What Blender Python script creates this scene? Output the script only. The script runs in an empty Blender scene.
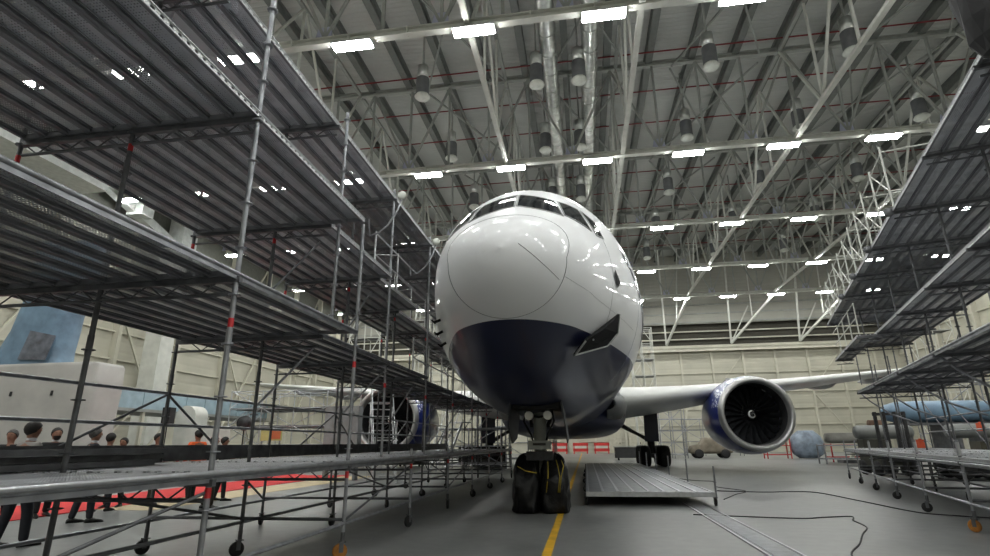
import bpy, math, random
from mathutils import Vector, Matrix, Euler
random.seed(7)
S = bpy.context.scene
COL = S.collection
PI = math.pi

# ------------------------------------------------------------------ camera
CAM_H = 1.5
yaw, pitch, roll = math.radians(-8.86), math.radians(16.85), math.radians(-0.5)
fwd = Vector((math.sin(yaw)*math.cos(pitch), math.cos(yaw)*math.cos(pitch), math.sin(pitch)))
rgt = Vector((math.cos(yaw), -math.sin(yaw), 0.0))
upv = rgt.cross(fwd)
r2 = rgt*math.cos(roll) + upv*math.sin(roll)
u2 = -rgt*math.sin(roll) + upv*math.cos(roll)
cam_data = bpy.data.cameras.new('camera')
cam = bpy.data.objects.new('camera', cam_data)
COL.objects.link(cam)
m = Matrix((r2, u2, -fwd)).transposed().to_4x4()
m.translation = (0, 0, CAM_H)
cam.matrix_world = m
cam_data.sensor_width = 36.0
cam_data.lens = 547.0/990.0*36.0
cam_data.clip_end = 400
S.camera = cam

# ------------------------------------------------------------------ world and exposure
w = bpy.data.worlds.new('World'); S.world = w; w.use_nodes = True
w.node_tree.nodes['Background'].inputs[0].default_value = (0.8, 0.85, 0.9, 1)
w.node_tree.nodes['Background'].inputs[1].default_value = 0.02
S.view_settings.view_transform = 'Standard'
S.view_settings.look = 'None'
S.view_settings.exposure = 0.0
S.view_settings.gamma = 1.0
S.view_settings.use_curve_mapping = False
LAMP = 104.0          # emission of the ceiling light diffusers
S.cycles.max_bounces = 8
S.cycles.diffuse_bounces = 5
S.cycles.glossy_bounces = 3
S.cycles.transparent_max_bounces = 12
S.cycles.caustics_reflective = False
S.cycles.caustics_refractive = False
S.cycles.sample_clamp_indirect = 4.0
S.cycles.use_denoising = True

# ------------------------------------------------------------------ materials
def srgb(c):
    return tuple((x/12.92 if x <= 0.04045 else ((x+0.055)/1.055)**2.4) for x in [v/255.0 for v in c])
MATS = {}
def mat(name, col, rough=0.5, metal=0.0, var=0.06, scale=3.0, bump=0.0, coat=0.0, spec=0.5):
    """procedural paint / metal: base colour with soft noise variation"""
    if name in MATS: return MATS[name]
    M = bpy.data.materials.new(name); M.use_nodes = True
    nt = M.node_tree; b = nt.nodes['Principled BSDF']
    c = srgb(col)
    tc = nt.nodes.new('ShaderNodeTexCoord'); n = nt.nodes.new('ShaderNodeTexNoise')
    n.inputs['Scale'].default_value = scale; n.inputs['Detail'].default_value = 4
    nt.links.new(tc.outputs['Object'], n.inputs['Vector'])
    r = nt.nodes.new('ShaderNodeValToRGB')
    r.color_ramp.elements[0].position = 0.3; r.color_ramp.elements[1].position = 0.7
    r.color_ramp.elements[0].color = tuple(x*(1-var*2) for x in c)+(1,)
    r.color_ramp.elements[1].color = tuple(min(1, x*(1+var*2)) for x in c)+(1,)
    nt.links.new(n.outputs['Fac'], r.inputs['Fac']); nt.links.new(r.outputs['Color'], b.inputs['Base Color'])
    b.inputs['Roughness'].default_value = rough; b.inputs['Metallic'].default_value = metal
    b.inputs['Coat Weight'].default_value = coat; b.inputs['Coat Roughness'].default_value = 0.08
    b.inputs['Specular IOR Level'].default_value = spec
    if bump:
        bp = nt.nodes.new('ShaderNodeBump'); bp.inputs['Strength'].default_value = bump
        bp.inputs['Distance'].default_value = 0.02
        nt.links.new(n.outputs['Fac'], bp.inputs['Height']); nt.links.new(bp.outputs['Normal'], b.inputs['Normal'])
    MATS[name] = M
    return M

def emis(name, col, strength):
    M = bpy.data.materials.new(name); M.use_nodes = True
    b = M.node_tree.nodes['Principled BSDF']
    b.inputs['Base Color'].default_value = (0.8, 0.8, 0.8, 1)
    b.inputs['Emission Color'].default_value = srgb(col)+(1,)
    b.inputs['Emission Strength'].default_value = strength
    MATS[name] = M
    return M

def math_node(nt, op, a, b=None, c=None):
    n = nt.nodes.new('ShaderNodeMath'); n.operation = op
    for i, v in enumerate((a, b, c)):
        if v is None: continue
        if isinstance(v, (int, float)): n.inputs[i].default_value = v
        else: nt.links.new(v, n.inputs[i])
    return n.outputs[0]

def perforated(name, col, pitch=0.03, rad=0.0068, rough=0.42, metal=0.7):
    """galvanised sheet with round punched holes in rows (object space)"""
    M = mat(name, col, rough, metal, 0.12, 2.0)
    nt = M.node_tree; b = nt.nodes['Principled BSDF']; out = nt.nodes['Material Output']
    tc = nt.nodes.new('ShaderNodeTexCoord'); sx = nt.nodes.new('ShaderNodeSeparateXYZ')
    nt.links.new(tc.outputs['Object'], sx.inputs[0])
    fx = math_node(nt, 'SUBTRACT', math_node(nt, 'FRACT', math_node(nt, 'DIVIDE', sx.outputs[0], pitch)), 0.5)
    fy = math_node(nt, 'SUBTRACT', math_node(nt, 'FRACT', math_node(nt, 'DIVIDE', sx.outputs[1], pitch)), 0.5)
    d2 = math_node(nt, 'ADD', math_node(nt, 'MULTIPLY', fx, fx), math_node(nt, 'MULTIPLY', fy, fy))
    hole = math_node(nt, 'LESS_THAN', d2, (rad/pitch)**2)
    # no holes next to the folded edges of a 0.30 m plank
    ax = math_node(nt, 'ABSOLUTE', sx.outputs[0])
    inside = math_node(nt, 'LESS_THAN', ax, 0.115)
    fac = math_node(nt, 'MULTIPLY', hole, inside)
    tr = nt.nodes.new('ShaderNodeBsdfTransparent'); mx = nt.nodes.new('ShaderNodeMixShader')
    nt.links.new(fac, mx.inputs[0]); nt.links.new(b.outputs[0], mx.inputs[1]); nt.links.new(tr.outputs[0], mx.inputs[2])
    nt.links.new(mx.outputs[0], out.inputs['Surface'])
    return M

STEEL = mat('galvanised_steel', (148, 150, 155), 0.42, 0.75, 0.12, 6)
STEELD = mat('dull_steel', (98, 99, 102), 0.5, 0.5, 0.15, 5)
PLANK = perforated('perforated_steel', (176, 178, 184), metal=0.2)
PLANKS = mat('folded_steel_edge', (120, 121, 125), 0.5, 0.2, 0.1, 4)
ALU = mat('aluminium', (188, 190, 194), 0.35, 0.8, 0.06, 8)
RED = mat('red_marking', (190, 40, 45), 0.5)
WHITEP = mat('white_painted_steel', (196, 197, 190), 0.5, 0, 0.05, 1.5)
GREYP = mat('grey_painted_steel', (150, 153, 148), 0.55, 0, 0.06, 1.5)
LILAC = mat('lilac_grey_steel', (165, 168, 190), 0.5, 0, 0.05, 2)
REDPIPE = mat('red_pipe', (120, 22, 26), 0.5)
BLACK = mat('black_rubber', (22, 22, 23), 0.7, 0, 0.2, 8, 0.3)
DARK = mat('dark_metal', (48, 48, 50), 0.5, 0.4, 0.2, 8)
SHEETB = mat('black_plastic_sheet', (11, 11, 13), 0.42, 0, 0.3, 7, 1.0, spec=0.3)
YROPE = mat('yellow_rope', (170, 150, 40), 0.8)
ORANGE = mat('orange_wheel', (168, 110, 40), 0.5, 0, 0.15, 10)
SILVER = mat('silver_foil_duct', (205, 208, 205), 0.28, 0.85, 0.12, 2.2, 0.6)
DUCTD = mat('dark_grey_drum', (108, 110, 112), 0.5, 0.3)
CAPW = mat('pale_cap', (205, 208, 200), 0.6)
TARPB = mat('blue_tarp', (106, 132, 154), 0.45, 0, 0.15, 1.2, 0.9)
TARPW = mat('pale_grey_cover', (168, 166, 162), 0.7, 0, 0.06, 0.8, 0.6)
LBLUE = mat('pale_blue_panel', (150, 172, 182), 0.5, 0, 0.06, 2)
GLASSD = mat('dark_glass', (26, 30, 34), 0.08, 0, 0.1, 2, spec=0.8)
WHITEAC = mat('white_aircraft_paint', (226, 227, 230), 0.22, 0, 0.015, 0.6, coat=0.5)
ACGREY = mat('aircraft_grey', (150, 152, 152), 0.4, 0.1, 0.05, 1)
BLUEAC = mat('blue_aircraft_paint', (24, 40, 104), 0.22, 0, 0.05, 0.8, coat=0.5)
NAVY = mat('navy_aircraft_paint', (14, 22, 56), 0.4, 0, 0.05, 0.8, coat=0.2)
LIP = mat('polished_lip', (176, 176, 176), 0.3, 0.75, 0.04, 1)
FANB = mat('fan_blade', (66, 68, 72), 0.3, 0.7, 0.1, 6)
LINER = mat('inlet_liner', (54, 54, 56), 0.5, 0.3, 0.1, 4)
CABLE = mat('black_cable', (26, 26, 28), 0.6)
SKIN = mat('skin', (138, 100, 82), 0.6)
HAIRD = mat('dark_hair', (22, 18, 16), 0.7, 0, 0.2, 20)
HAIRG = mat('grey_hair', (70, 68, 66), 0.7, 0, 0.2, 20)
SUIT = mat('dark_suit', (26, 28, 36), 0.85)
SUITB = mat('black_suit', (18, 18, 20), 0.85)
JACKG = mat('pale_grey_jacket', (140, 136, 134), 0.85)
ORV = mat('orange_vest', (235, 96, 30), 0.7)
SHOE = mat('black_leather', (18, 17, 16), 0.4)
TRBR = mat('brown_trousers', (52, 48, 40), 0.85)
RAILY = mat('yellow_paint', (190, 150, 40), 0.5)
BEIGE = mat('beige_cover', (120, 112, 98), 0.8, 0, 0.12, 2, 0.5)

# ------------------------------------------------------------------ mesh builder
class MB:
    def __init__(s): s.v = []; s.f = []; s.mi = []; s.sm = []
    def add(s, vs, fs, mi=0, smooth=False):
        o = len(s.v); s.v += [tuple(p) for p in vs]
        for f in fs:
            s.f.append(tuple(i+o for i in f)); s.mi.append(mi); s.sm.append(smooth)
        return s
    def box(s, c, d, mi=0, R=None):
        vs = [Vector((x*d[0]/2, y*d[1]/2, z*d[2]/2)) for x in (-1, 1) for y in (-1, 1) for z in (-1, 1)]
        if R is not None: vs = [R @ q for q in vs]
        vs = [q+Vector(c) for q in vs]
        return s.add(vs, [(0, 1, 3, 2), (4, 6, 7, 5), (0, 4, 5, 1), (2, 3, 7, 6), (0, 2, 6, 4), (1, 5, 7, 3)], mi)
    def bar(s, a, b, w_, h_, mi=0):
        a = Vector(a); b = Vector(b); d = b-a; L = d.length
        if L < 1e-6: return s
        q = d.to_track_quat('Y', 'Z').to_matrix()
        return s.box((a+b)/2, (w_, L, h_), mi, q)
    def ibar(s, a, b, w_, h_, mi=0, t=0.03):
        """H section between two points"""
        a = Vector(a); b = Vector(b); d = b-a; L = d.length
        q = d.to_track_quat('Y', 'Z').to_matrix(); c = (a+b)/2
        s.box(c+q@Vector((0, 0, h_/2-t/2)), (w_, L, t), mi, q)
        s.box(c-q@Vector((0, 0, h_/2-t/2)), (w_, L, t), mi, q)
        return s.box(c, (t, L, h_-2*t), mi, q)
    def tube(s, a, b, r, n=8, mi=0, rb=None, caps=True):
        a = Vector(a); b = Vector(b); d = b-a
        if d.length < 1e-6: return s
        rb = r if rb is None else rb
        q = d.to_track_quat('Z', 'Y').to_matrix(); vs = []
        for p, rr in ((a, r), (b, rb)):
            for i in range(n):
                t = 2*PI*i/n; vs.append(p+q@Vector((rr*math.cos(t), rr*math.sin(t), 0)))
        s.add(vs, [(i, (i+1) % n, n+(i+1) % n, n+i) for i in range(n)], mi, True)
        if caps: s.add(vs, [tuple(range(n-1, -1, -1)), tuple(range(n, 2*n))], mi)
        return s
    def path(s, pts, r, n=6, mi=0):
        P = [Vector(p) for p in pts]; vs = []
        for k, p in enumerate(P):
            d = (P[min(k+1, len(P)-1)]-P[max(k-1, 0)]).normalized()
            q = d.to_track_quat('Z', 'Y').to_matrix()
            for i in range(n):
                t = 2*PI*i/n; vs.append(p+q@Vector((r*math.cos(t), r*math.sin(t), 0)))
        fs = []
        for k in range(len(P)-1):
            for i in range(n): fs.append((k*n+i, k*n+(i+1) % n, (k+1)*n+(i+1) % n, (k+1)*n+i))
        fs += [tuple(range(n-1, -1, -1)), tuple(range((len(P)-1)*n, len(P)*n))]
        return s.add(vs, fs, mi, True)
    def lathe(s, prof, n=24, M=None, mi=0, closed=False):
        """prof: (radius, height) list round local Z; M maps to world"""
        M = M or Matrix.Identity(4); vs = []
        for r, z in prof:
            for i in range(n):
                t = 2*PI*i/n; vs.append(M @ Vector((r*math.cos(t), r*math.sin(t), z)))
        fs = []
        for k in range(len(prof)-1):
            for i in range(n): fs.append((k*n+i, k*n+(i+1) % n, (k+1)*n+(i+1) % n, (k+1)*n+i))
        return s.add(vs, fs, mi, True)
    def slab(s, pts, t, mi=0):
        """polygon extruded by the vector t"""
        n = len(pts); P = [Vector(p) for p in pts]; T = Vector(t)
        vs = P+[p+T for p in P]
        return s.add(vs, [tuple(range(n-1, -1, -1)), tuple(range(n, 2*n))]+[(i, (i+1) % n, n+(i+1) % n, n+i) for i in range(n)], mi)
    def loft(s, rings, mi=0, cap=True, smooth=True):
        n = len(rings[0]); vs = [p for r in rings for p in r]; fs = []
        for k in range(len(rings)-1):
            for i in range(n): fs.append((k*n+i, k*n+(i+1) % n, (k+1)*n+(i+1) % n, (k+1)*n+i))
        s.add(vs, fs, mi, smooth)
        if cap: s.add(vs, [tuple(range(n-1, -1, -1)), tuple(range((len(rings)-1)*n, len(rings)*n))], mi)
        return s
    def mesh(s, name, mats):
        me = bpy.data.meshes.new(name); me.from_pydata(s.v, [], s.f)
        for m_ in (mats if isinstance(mats, (list, tuple)) else [mats]): me.materials.append(m_)
        for p, mi, sm in zip(me.polygons, s.mi, s.sm): p.material_index = mi; p.use_smooth = sm
        me.update()
        return me
    def build(s, name, mats, parent=None, loc=(0, 0, 0), rot=(0, 0, 0)):
        """world-coordinate vertices are re-based to the parent's base"""
        base = Vector(BASE.get(parent.name, (0, 0, 0))) if parent else Vector((0, 0, 0))
        if parent is not None and any(base): s.v = [tuple(Vector(p)-base) for p in s.v]
        o = bpy.data.objects.new(name, s.mesh(name, mats)); COL.objects.link(o)
        o.location = loc; o.rotation_euler = rot
        if parent is not None:
            o.parent = parent; BASE[o.name] = tuple(base)
        return o
BASE = {}
def thing(name, label, cat, base=(0, 0, 0), rot=0.0, group=None, local=False):
    o = bpy.data.objects.new(name, None); COL.objects.link(o); o.empty_display_size = 0.2
    o.location = base; o.rotation_euler = (0, 0, rot); o['label'] = label; o['category'] = cat
    if group: o['group'] = group
    BASE[o.name] = (0, 0, 0) if local else tuple(base)
    return o
def tag(o, label, cat, group=None):
    o['label'] = label; o['category'] = cat
    if group: o['group'] = group
    return o
def struct(o): o['kind'] = 'structure'; return o
def inst(src, name, parent, loc, rot=(0, 0, 0), scale=None):
    """another object sharing the mesh of src (object or mesh data)"""
    o = bpy.data.objects.new(name, src if isinstance(src, bpy.types.Mesh) else src.data); COL.objects.link(o)
    o.parent = parent
    b = Vector(BASE.get(parent.name, (0, 0, 0))) if parent else Vector((0, 0, 0))
    o.location = Vector(loc)-b; o.rotation_euler = rot
    if scale: o.scale = scale
    if parent is not None: BASE[o.name] = (0, 0, 0)
    return o
def copy_tree(o, parent=None):
    c = o.copy(); COL.objects.link(c)
    if parent is not None: c.parent = parent
    for ch in o.children: copy_tree(ch, c)
    return c

# ================================================================== THE SETTING
XL, XR, YF, YB = -40.0, 46.0, 88.0, -30.0
# floor
FM = bpy.data.materials.new('concrete_floor'); FM.use_nodes = True
nt = FM.node_tree; b = nt.nodes['Principled BSDF']
tc = nt.nodes.new('ShaderNodeTexCoord')
n1 = nt.nodes.new('ShaderNodeTexNoise'); n1.inputs['Scale'].default_value = 0.35; n1.inputs['Detail'].default_value = 8
n2 = nt.nodes.new('ShaderNodeTexNoise'); n2.inputs['Scale'].default_value = 4.0; n2.inputs['Detail'].default_value = 6
nt.links.new(tc.outputs['Object'], n1.inputs['Vector']); nt.links.new(tc.outputs['Object'], n2.inputs['Vector'])
mixf = math_node(nt, 'ADD', math_node(nt, 'MULTIPLY', n1.outputs['Fac'], 0.65), math_node(nt, 'MULTIPLY', n2.outputs['Fac'], 0.35))
rp = nt.nodes.new('ShaderNodeValToRGB')
rp.color_ramp.elements[0].position = 0.32; rp.color_ramp.elements[0].color = srgb((96, 98, 98))+(1,)
rp.color_ramp.elements[1].position = 0.68; rp.color_ramp.elements[1].color = srgb((130, 131, 129))+(1,)
nt.links.new(mixf, rp.inputs['Fac']); nt.links.new(rp.outputs['Color'], b.inputs['Base Color'])
rr = math_node(nt, 'ADD', math_node(nt, 'MULTIPLY', n1.outputs['Fac'], 0.3), 0.2)
nt.links.new(rr, b.inputs['Roughness'])
fl = MB().box(((XL+XR)/2, (YF+YB)/2, -0.15), (XR-XL+1, YF-YB+1, 0.3)).build('floor', FM); struct(fl)

def panel_mat(name, col, axis, gz, gp, off=0.0):
    """painted sheet cladding with fine joint lines every gp metres along one axis"""
    M = mat(name, col, 0.6, 0, 0.04, 0.4)
    nt = M.node_tree; b = nt.nodes['Principled BSDF']
    tc = nt.nodes.new('ShaderNodeTexCoord'); sx = nt.nodes.new('ShaderNodeSeparateXYZ')
    nt.links.new(tc.outputs['Object'], sx.inputs[0])
    h = math_node(nt, 'FRACT', math_node(nt, 'DIVIDE', sx.outputs[axis], gp))
    tri = math_node(nt, 'ABSOLUTE', math_node(nt, 'SUBTRACT', h, 0.5))
    hh = math_node(nt, 'MINIMUM', math_node(nt, 'MULTIPLY', tri, 4.0), 1.0)
    bp = nt.nodes.new('ShaderNodeBump'); bp.inputs['Strength'].default_value = 0.5; bp.inputs['Distance'].default_value = gz
    nt.links.new(hh, bp.inputs['Height']); nt.links.new(bp.outputs['Normal'], b.inputs['Normal'])
    return M
CLAD = panel_mat('cream_cladding', (176, 173, 158), 2, 0.03, 0.9)
CLADU = panel_mat('grey_upper_cladding', (158, 157, 148), 2, 0.04, 0.6)
ROOFM = panel_mat('corrugated_roof_sheet', (192, 194, 190), 1, 0.06, 0.42)
CREAMS = mat('cream_painted_steel', (188, 185, 170), 0.55, 0, 0.04, 1)

# far wall: big sliding doors of framed panels below, dark slot, clad strip above
fw = struct(MB().box(((XL+XR)/2, YF+0.15, 7.7), (XR-XL, 0.3, 15.4)).build('wall_far', CLAD))
g = MB()
for z in (1.7, 3.9, 6.2, 8.6, 11.5, 14.4): g.box(((XL+XR)/2, YF-0.1, z), (XR-XL, 0.2, 0.14))
g.build('wall_girt', CREAMS, fw)
x = XL+0.6; k = 0
while x < XR:
    p = MB().box((x, YF-0.17, 7.7), (0.28, 0.34, 15.4))
    p.build('door_post', CREAMS, fw)
    if k % 3 == 1:
        MB().bar((x, YF-0.1, 8.6), (x+4.5, YF-0.1, 14.2), 0.12, 0.12).bar((x+4.5, YF-0.1, 2), (x, YF-0.1, 8.4), 0.12, 0.12).build('wall_brace', CREAMS, fw)
    x += 4.55; k += 1
struct(MB().box(((XL+XR)/2, YF-0.6, 15.45), (XR-XL, 1.2, 0.4)).box(((XL+XR)/2, YF-1.0, 15.0), (XR-XL, 0.12, 0.5)).build('trim_1', CREAMS))
up = struct(MB().box(((XL+XR)/2, YF+1.2, 17.4), (XR-XL, 0.3, 4.0)).build('wall_far_slot', mat('dark_slot', (60, 58, 50), 0.8)))
MB().box(((XL+XR)/2, YF+0.6, 16.9), (XR-XL, 0.15, 0.18)).box(((XL+XR)/2, YF+0.6, 18.1), (XR-XL, 0.15, 0.18)).build('slot_rail', CREAMS, up)
uc = struct(MB().box(((XL+XR)/2, YF+0.15, 25.0), (XR-XL, 0.3, 11.6)).build('wall_far_upper', CLADU))
g = MB()
for z in (19.4, 20.8, 22.2, 23.8): g.box(((XL+XR)/2, YF-0.1, z), (XR-XL, 0.2, 0.16))
g.build('wall_girt', GREYP, uc)
# side walls
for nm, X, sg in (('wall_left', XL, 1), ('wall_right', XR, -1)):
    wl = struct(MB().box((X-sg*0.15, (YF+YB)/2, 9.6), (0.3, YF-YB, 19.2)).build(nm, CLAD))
    struct(MB().box((X-sg*0.15, (YF+YB)/2, 24.9), (0.3, YF-YB, 11.4)).build(nm+'_upper', mat('dark_open_bay_sheet', (104, 106, 98), 0.7)))  # dark sheet coloured for the gloom of an open bay, on both walls
    g = MB()
    for i in range(8): g.box((X+sg*0.12, (YF+YB)/2, 1.7+i*2.35), (0.24, YF-YB, 0.14))
    g.build('wall_girt', CREAMS, wl)
    y = 12.0; k = 0
    while y < YF-2:
        MB().box((X+sg*0.3, y, 15.2), (0.6, 0.35, 30.4)).build('wall_column', CREAMS, wl)
        if k % 2 == 0:
            MB().bar((X+sg*0.35, y, 1.5), (X+sg*0.35, y+7.2, 13), 0.16, 0.16).bar((X+sg*0.35, y, 13), (X+sg*0.35, y+7.2, 1.5), 0.16, 0.16)\
                .bar((X+sg*0.35, y, 13), (X+sg*0.35, y+7.2, 24), 0.16, 0.16).build('wall_brace', CREAMS, wl)
        y += 7.3; k += 1
struct(MB().box(((XL+XR)/2, YB-0.15, 15.3), (XR-XL, 0.3, 30.6)).build('wall_back', CLAD))
# wide pillars in front of the left wall
tag(MB().box((-37.0, 43.0, 9.5), (1.6, 1.6, 19)).build('wall_pillar', WHITEP), 'broad cream hangar pillar rising behind the people, above the pale blue walkway', 'pillar')
# ceiling: corrugated roof deck with beams running down the hangar
ce = struct(MB().box(((XL+XR)/2, (YF+YB)/2, 30.75), (XR-XL, YF-YB, 0.3)).build('ceiling', ROOFM))
bm = MB().ibar((0, YB, 0), (0, YF, 0), 0.5, 0.95, t=0.06).mesh('roof_beam', mat('roof_beam_grey', (112, 115, 112), 0.6))  # darker grey and wider section include the shadow along the beam sides
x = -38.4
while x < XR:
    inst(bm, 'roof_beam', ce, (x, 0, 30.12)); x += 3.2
# floor markings
yl = mat('yellow_floor_paint', (206, 160, 34), 0.5, 0, 0.12, 3)
struct(MB().box((-0.62, 45, 0.004), (0.13, 86, 0.008)).build('trim_2', yl))
# red carpet and tan floor section at left
CARP = mat('red_carpet', (188, 44, 44), 0.95, 0, 0.06, 6)
cp = MB().slab([(-12.2, 9, 0.004), (-12.3, 23, 0.004), (-12.0, 28.2, 0.004), (-14.3, 28.2, 0.004), (-22, 34.5, 0.004), (-24.5, 33.5, 0.004), (-15.2, 24.0, 0.004), (-15.0, 9, 0.004)], (0, 0, 0.015)).build('floor_carpet', CARP)
tag(cp, 'long red carpet laid on the floor behind the standing people', 'carpet')
struct(MB().slab([(-10.6, 13, 0.002), (-10.4, 27.6, 0.002), (-12.05, 27.6, 0.002), (-12.25, 13, 0.002)], (0, 0, 0.004)).build('trim_3', mat('tan_floor_paint', (176, 160, 128), 0.7)))
# drain channel with metal grate
dr = MB().box((2.62, 12.0, 0.004), (0.5, 7.6, 0.008)).build('floor_drain', mat('drain_frame', (112, 114, 118), 0.4, 0.6))
tag(dr, 'narrow metal grated drain strip in the floor to the right, before the low platform', 'drain')
g = MB()
for i in range(188): g.box((2.62, 8.25+i*0.04, 0.014), (0.34, 0.018, 0.012))
for xx in (2.39, 2.85): g.box((xx, 12, 0.014), (0.03, 7.6, 0.012))
g.build('grate', ALU, dr)

# ------------------------------------------------------------------ roof trusses
ROWY = [-21.0, -6.4, 8.1, 22.6, 37.3, 51.9, 66.4, 80.9]
def truss_mesh_web(kind):
    g = MB()
    return g
TX0, TN, TP = -38.2, 26, 3.2
ZB, ZT = 22.05, 29.55
rown = {22.6: 'nearest crosswise', 37.3: 'second crosswise', 51.9: 'third crosswise', 66.4: 'fourth crosswise', 80.9: 'farthest crosswise',
        8.1: 'crosswise overhead', -6.4: 'crosswise rear', -21.0: 'crosswise rearmost'}
chord_b = MB().ibar((TX0, 0, 0), (TX0+TN*TP, 0, 0), 0.42, 0.42, t=0.05)
for i in range(TN+1):  # splice plates
    chord_b.box((TX0+i*TP+1.4, -0.0, 0), (0.05, 0.46, 0.46))
chord_b = chord_b.mesh('bottom_chord', WHITEP)
chord_t = MB().ibar((TX0, 0, 0), (TX0+TN*TP, 0, 0), 0.36, 0.4, t=0.05).mesh('top_chord', GREYP)
vert = MB().box((0, 0, (ZB+ZT)/2), (0.16, 0.16, ZT-ZB-0.4)).mesh('vertical_strut', GREYP)
dg1 = MB().bar((0, 0, ZB+0.2), (-TP, 0, ZT-0.2), 0.14, 0.16).mesh('diagonal_strut', GREYP)
dg2 = MB().bar((0, 0, ZB+0.2), (TP, 0, ZT-0.2), 0.14, 0.16).mesh('diagonal_strut', GREYP)
gus = MB().slab([(-0.55, -0.06, ZB+0.2), (0.4, -0.06, ZB+0.2), (0.3, -0.06, ZB+0.95), (-0.4, -0.06, ZB+0.95)], (0, 0.12, 0)).mesh('gusset_plate', LILAC)
for Y in ROWY:
    t = thing('roof_truss', '%s grey roof truss with ceiling lights hanging beneath it' % rown[Y], 'truss', (0, Y, 0), local=True, group='crosswise roof trusses')
    inst(chord_b, 'bottom_chord', t, (0, 0, ZB)); inst(chord_t, 'top_chord', t, (0, 0, ZT))
    if Y < 8: continue
    for i in range(TN+1):
        X = TX0+i*TP
        inst(vert, 'vertical_strut', t, (X, 0, 0))
        if i % 2 == 0:
            if i > 0: inst(dg1, 'diagonal_strut', t, (X, 0, 0))
            if i < TN: inst(dg2, 'diagonal_strut', t, (X, 0, 0))
            inst(gus, 'gusset_plate', t, (X, 0, 0))
# lengthwise trusses
LX = [(37.6, 'farthest right'), (-29, 'far left'), (-17, 'left'), (-4.8, 'left of the nose'), (3.85, 'right of the nose'), (15.85, 'right'), (27.8, 'far right')]
for X, nm in LX:
    t = thing('roof_girder', 'white lengthwise lattice girder under the roof, %s' % nm, 'girder', (X, 0, 0), local=True, group='lengthwise roof girders')
    for ya, yb in zip(ROWY[2:-1], ROWY[3:]):
        MB().bar((0, ya+0.25, ZB-0.05), (0, yb-0.25, ZB-0.05), 0.3, 0.24).build('bottom_chord', WHITEP, t)
        MB().bar((0, ya+0.25, ZT-0.1), (0, yb-0.25, ZT-0.1), 0.25, 0.24).build('top_chord', GREYP, t)
        d = (yb-ya)/3
        for i in range(3):
            y0 = ya+i*d
            a, c = (ZB+0.1, ZT-0.2) if i % 2 == 0 else (ZT-0.2, ZB+0.1)
            MB().bar((0, y0+0.3, a), (0, y0+d-0.1, c), 0.15, 0.15).build('diagonal_strut', WHITEP, t)
            if i: MB().box((0, y0, (ZB+ZT)/2), (0.14, 0.14, ZT-ZB-0.3)).build('vertical_strut', WHITEP, t)
    # drop struts on the door head
    if X > 3 or X == -4.8:
        xn = {3.85: 3.4, 15.85: 13.1, 27.8: 22.6, 37.6: 32.3, -4.8: -6.0}[X]-X
        MB().bar((0, 80.9, ZB-0.3), (xn, 86.7, 15.75), 0.28, 0.28).build('drop_strut', WHITEP, t)
        MB().bar((xn-0.8, 81.2, 29.4), (xn, 86.7, 15.75), 0.24, 0.24).build('drop_strut', WHITEP, t)
        MB().bar((xn+3.2, 86.9, 21.5), (xn, 86.8, 15.75), 0.16, 0.16).build('drop_strut', WHITEP, t)
        MB().bar((xn+2.0, 81.0, 29.4), (xn*0.5, 83.6, 19.2), 0.14, 0.14).build('drop_strut', WHITEP, t)
# bottom plane bracing between trusses
k = 0
for ya, yb in zip(ROWY[3:-1], ROWY[4:]):
    for X in (-11.2, -1.6, 8.0, 20.8):
        t = MB().bar((X, ya+0.3, ZT-0.35), (X+6.4, yb-0.3, ZT-0.35), 0.12, 0.12).bar((X+6.4, ya+0.3, ZT-0.6), (X, yb-0.3, ZT-0.6), 0.12, 0.12).build('roof_bracing', GREYP)
        tag(t, 'crossed grey roof bracing bars between neighbouring crosswise trusses', 'bracing', 'roof bracing crosses')
        k += 1
# sprinkler pipes
pm = MB().tube((XL+1, 0, 0), (XR-1, 0, 0), 0.055, 8).mesh('sprinkler_pipe', REDPIPE)
yy = 26.2; k = 0
ordn = ['nearest', 'second', 'third', 'fourth', 'fifth', 'sixth', 'seventh', 'eighth', 'ninth', 'tenth', 'eleventh', 'twelfth', 'thirteenth', 'fourteenth']
while yy < 84:
    o = bpy.data.objects.new('sprinkler_pipe', pm); COL.objects.link(o); o.location = (0, yy, 29.58)
    tag(o, 'thin red sprinkler pipe crossing below the roof sheets, %s from the viewer' % ordn[k], 'pipe', 'red sprinkler pipes')
    yy += 4.85; k += 1
# two silver ducts along the hangar, with hanging drums
for X, nm in ((-1.1, 'left'), (1.72, 'right')):
    pr = [(0.0, 0.0)]
    g = MB(); Mx = Matrix.Translation((X, 20, 27.5)) @ Matrix.Rotation(-PI/2, 4, 'X')
    for i in range(33):
        g.tube((X, 20+i*2.0, 27.5), (X, 21.92+i*2.0, 27.5), 0.56, 22, caps=False).tube((X, 21.9+i*2.0, 27.5), (X, 22.0+i*2.0, 27.5), 0.6, 22)
    d = g.build('air_duct', SILVER)
    tag(d, 'long silver foil air duct running below the roof, %s one of the pair' % nm, 'duct')
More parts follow.
